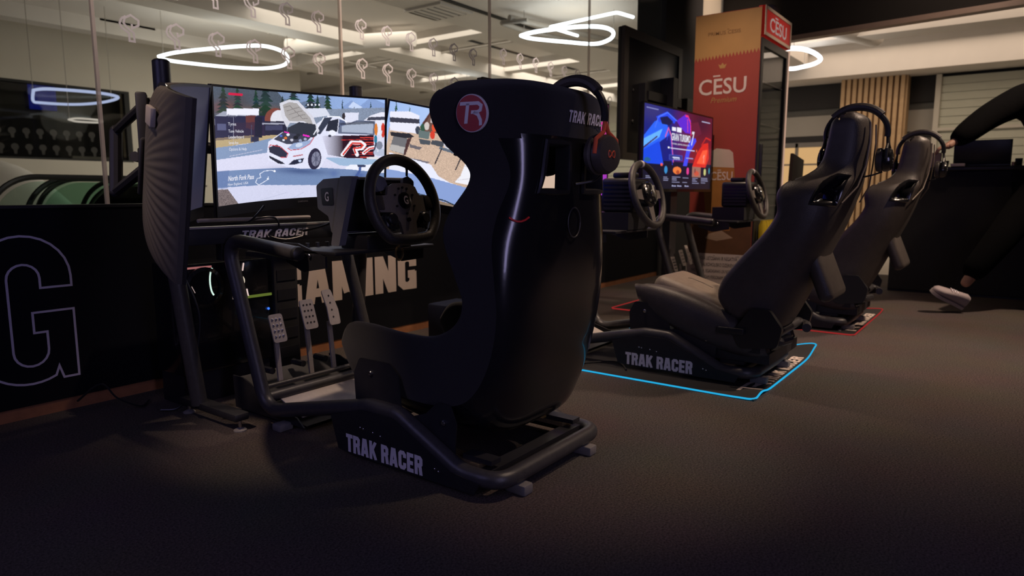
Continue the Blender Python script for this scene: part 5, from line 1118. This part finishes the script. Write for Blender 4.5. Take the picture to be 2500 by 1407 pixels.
# ================================================================== television on the pillar (its back towards us)
tv = thing('wall_television','large black television seen from behind beside the black pillar','television',(6.06,2.86,1.73))
MB().rbox((0,.0,0),(1.24,.05,1.12),.012).build('casing','plastic',tv)
MB().ring([(-.62,-.56),(.62,-.56),(.62,.56),(-.62,.56)],[(-.54,-.50),(.54,-.50),(.54,.48),(-.54,.48)],(0,-.045,0),X,Z,Y,.03).build('back_rim',mat('brown_black_rim',(.035,.028,.025),.45,noise=.1,nscale=20),tv)
for x, z in ((-.42,.05),(-.42,-.22),(-.20,.05),(-.20,-.22)): bolt((x,-.026,z),(0,-1,0),.014,tv)
MB().lim(-.24,.50,-.10,-.026,-.02,.06).build('mount_rail','plate',tv); MB().lim(.16,.26,-.16,-.026,-.30,.22).build('mount_arm','plate',tv); MB().lim(-.30,-.24,-.09,-.026,-.3,.12).build('mount_rail','plate',tv)
MB().lim(.6,.82,-.12,.02,-.08,.08).build('wall_bracket','plate',tv)

# ================================================================== counter with things on it
ct = thing('bar_counter','long black counter at the right behind the standing person','counter',(6.95,-.6,0))
MB().rbox((.30,-.3,.54),(.60,3.6,1.04),.01).build('front','matte',ct); MB().rbox((.28,-.3,1.08),(.68,3.66,.035),.008).build('worktop','plastic',ct); MB().lim(.02,.60,-2.1,1.5,0,.03).build('plinth','plate',ct)
CZ = 1.0975
mo = thing('laptop','dark laptop standing open on the counter under the reaching hand','laptop',(7.05,.28,CZ)); MB().rbox((.02,0,.010),(.24,.40,.018),.005).build('base','plastic',mo); MB().rbox((-.10,0,.115),(.012,.40,.20),.004,rot=Matrix.Rotation(-.2,3,'Y')).build('lid','plastic',mo)
tag(MB().rbox((6.98,.63,CZ+.06),(.10,.12,.12),.004).build('cardboard_box',mat('pale_card',(.50,.38,.32),.8,noise=.08,nscale=12)),'pale cardboard box at the left end of the counter','box')
tag(MB().rbox((6.84+.06,.44,CZ+.012),(.08,.10,.024),.003).build('paper_stack',mat('pale_paper',(.55,.45,.42),.8,noise=.05,nscale=12)),'pale stack of cards on the counter edge','cards')
tag(MB().lathe([(.001,0),(.028,0),(.034,.05),(.030,.05),(.026,.006),(.001,.006)],(6.95,.54,CZ),(0,0,1),18).build('cup','plastic'),'small dark cup between the box and the cards','cup')
tag(MB().rbox((7.0,.03,CZ+.03),(.09,.05,.06),.004).build('card_reader','plastic'),'small dark card reader right of the laptop','card reader')
tag(MB().lathe([(.001,0),(.016,0),(.016,.03),(.001,.032)],(6.93,.06,CZ),(0,0,1),14).build('brass_cap','gold'),'tiny brass cap on the counter near the sleeve','cap')
sg = thing('menu_board','dark slanted board leaning beside the fridge','board',(6.70,1.72,0)); MB().rbox((.10,0,.62),(.40,.03,1.2),.006,rot=Matrix.Rotation(.12,3,'Y')).build('panel',mat('brown_board',(.05,.032,.028),.7,noise=.2,nscale=9),sg); MB().lim(-.1,.35,-.1,.1,0,.03).build('foot','plate',sg)

# ================================================================== the person at the right edge
def skin(name, verts, edges, rad, m, parent, root=0, sub=2):
    me = bpy.data.meshes.new(name); me.from_pydata(verts, edges, []); o = bpy.data.objects.new(name, me); COL.objects.link(o)
    o.modifiers.new('s','SKIN'); sv = me.skin_vertices[0].data
    for i, r in enumerate(rad): sv[i].radius = (r, r) if not isinstance(r, tuple) else r
    for i in range(len(verts)): sv[i].use_root = (i == root)
    o.modifiers.new('d','SUBSURF').levels = sub; o.modifiers['d'].render_levels = sub
    bpy.context.view_layer.update(); dg = bpy.context.evaluated_depsgraph_get(); me2 = bpy.data.meshes.new_from_object(o.evaluated_get(dg)); me2.name = name
    bpy.data.objects.remove(o); me2.polygons.foreach_set('use_smooth',[True]*len(me2.polygons)); me2.materials.clear(); me2.materials.append(M[m] if isinstance(m,str) else m)
    o = bpy.data.objects.new(name, me2); COL.objects.link(o); o.parent = parent; return o
PX, PY = 6.42, -.22
pe = thing('person','person in black hoodie and trousers leaning to reach over the counter','person',(PX,PY,0))
L = lambda x, y, z: (x-PX, y-PY, z)
sk = mat('skin_tone',(.30,.16,.11),.6,noise=.08,nscale=30)
bv = [L(6.42,-.20,.98),L(6.43,-.21,1.20),L(6.42,-.19,1.42),L(6.41,-.16,1.57),L(6.41,-.17,1.67),L(6.40,-.16,1.73),L(6.395,-.155,1.81),L(6.395,-.165,1.89),
      L(6.33,.02,1.57),L(6.14,.24,1.42),L(5.945,.435,1.225),L(5.92,.462,1.205),
      L(6.52,-.36,1.50),L(6.57,-.42,1.22),L(6.50,-.34,1.02),
      L(6.36,-.10,.90),L(6.15,.10,.52),L(6.005,.285,.19),
      L(6.48,-.26,.90),L(6.50,-.27,.48),L(6.53,-.30,.09)]
be = [(0,1),(1,2),(2,3),(3,4),(4,5),(5,6),(6,7),(3,8),(8,9),(9,10),(10,11),(3,12),(12,13),(13,14),(0,15),(15,16),(16,17),(0,18),(18,19),(19,20)]
br = [.13,.12,.15,.10,.055,.075,.095,.07,.06,.045,.027,.032,.06,.045,.03,.085,.06,.036,.085,.06,.042]
body = skin('body',bv,be,br,sk,pe)
# head: nose, ears, eyes, mouth on the face (turned towards the counter)
for s in (-1,1): MB().ball(L(6.395+s*.088,-.165,1.80),.024,.5,.8,1.2,10).build('ear',sk,body); MB().ball(L(6.395+s*.032,-.068,1.825),.011,n=8).build('eye','white_print',body)
MB().ball(L(6.395,-.055,1.795),.017,.8,1.1,1.3,8).build('nose',sk,body); MB().rbox(L(6.395,-.066,1.755),(.045,.01,.010),.004).build('mouth',mat('lip_tone',(.25,.09,.07),.6,noise=.05,nscale=30),body)
# fingers of the reaching hand
hv, he, hr = [L(5.945,.435,1.225),L(5.915,.468,1.20)], [(0,1)], [.026,.032]
for k, (dx, dz, ln) in enumerate(((.028,.006,.045),(.018,.014,.075),(.006,.014,.082),(-.007,.010,.077),(-.018,.004,.062))):
    b0 = len(hv); bx_, by_, bz_ = 5.912+dx*.8, .470+(.0 if k else -.02), 1.20+dz
    hv += [L(bx_,by_,bz_),L(bx_-.012,by_+ln*.45,bz_-ln*.25),L(bx_-.014,by_+ln*.65,bz_-ln*.75)]; he += [(1,b0),(b0,b0+1),(b0+1,b0+2)]; hr += [.012,.0095,.008]
skin('hand',hv,he,hr,sk,body)
hood = skin('hoodie',[L(6.42,-.20,.94),L(6.43,-.21,1.15),L(6.42,-.19,1.40),L(6.41,-.16,1.56),L(6.41,-.17,1.65),L(6.32,.03,1.57),L(6.14,.24,1.42),L(6.02,.365,1.295),L(5.957,.423,1.237),L(6.52,-.36,1.50),L(6.57,-.42,1.22),L(6.51,-.35,1.06)],
     [(0,1),(1,2),(2,3),(3,4),(3,5),(5,6),(6,7),(7,8),(3,9),(9,10),(10,11)],[.19,.19,.21,.16,.11,.125,.10,.085,.05,.11,.08,.06],mat('black_hoodie',(.003,.003,.0035),1.,noise=.2,nscale=30,bump=.3,bscale=40,spec=.05),pe)
skin('trousers',[L(6.42,-.20,1.0),L(6.36,-.10,.88),L(6.15,.10,.52),L(6.02,.265,.245),L(6.48,-.26,.88),L(6.50,-.27,.48),L(6.53,-.295,.13)],[(0,1),(1,2),(2,3),(0,4),(4,5),(5,6)],[.18,.135,.11,.082,.13,.10,.085],mat('black_trousers',(.003,.003,.0035),1.,noise=.2,nscale=30,spec=.05),pe)
hair = MB().ball(L(6.395,-.185,1.87),.112,.95,1.0,.95,16).build('hair',mat('dark_hair',(.012,.009,.008),.8,noise=.2,nscale=60),pe)
def shoe(heel, toe, up, name='shoe'):
    h, t_ = Vector(heel), Vector(toe); d = (t_-h); ln = d.length; d.normalize(); u = Vector(up); u = (u-d*u.dot(d)).normalized(); s_ = d.cross(u); vs = []; K = 16
    prof = [(0,.030,.055),(.03,.036,.085),(.10,.038,.092),(.18,.037,.088),(.30,.036,.082),(.45,.040,.072),(.60,.047,.062),(.75,.050,.052),(.88,.045,.044),(.97,.028,.034),(1.0,.010,.022)]
    for q, w_, hh in prof:
        c = h+d*(q*ln)
        for k in range(K):
            a = 2*PI*k/K; vs.append(c+s_*(w_*math.copysign(abs(math.cos(a))**.7,math.cos(a)))+u*(hh/2+hh/2*math.copysign(abs(math.sin(a))**.75,math.sin(a))+.018))
    n = len(prof); fs = [(i*K+k,i*K+(k+1)%K,(i+1)*K+(k+1)%K,(i+1)*K+k) for i in range(n-1) for k in range(K)]+[tuple(range(K)),tuple(range((n-1)*K,n*K))]
    o = MB().add(vs,fs).build(name,mat('pale_shoe',(.32,.27,.28),.7,noise=.1,nscale=40),pe)
    vs = []
    for q, w_, hh in prof:
        c = h+d*(q*ln); w2 = w_*1.06+.002
        vs += [c-s_*w2, c+s_*w2, c+s_*w2+u*.022, c-s_*w2+u*.022]
    MB().add(vs,[(4*i+a,4*i+(a+1)%4,4*i+4+(a+1)%4,4*i+4+a) for i in range(n-1) for a in range(4)]+[(0,1,2,3),(4*n-4,4*n-1,4*n-2,4*n-3)]).build('sole',mat('pale_sole',(.38,.33,.33),.7,noise=.05,nscale=30),o)
    for q in (.42,.5,.58):
        c = h+d*(q*ln)+u*.094*(1-.3*(q-.42)); MB().tube([c-s_*.025+u*-.004,c+u*.002,c+s_*.025+u*-.004],.003,6).build('lace','white_print',o)
    return o
shoe(L(5.985,.285,.035),L(5.855,.475,.155),(-.25,-.45,1)); shoe(L(6.55,-.36,.0),L(6.46,-.10,.0),(0,0,1))
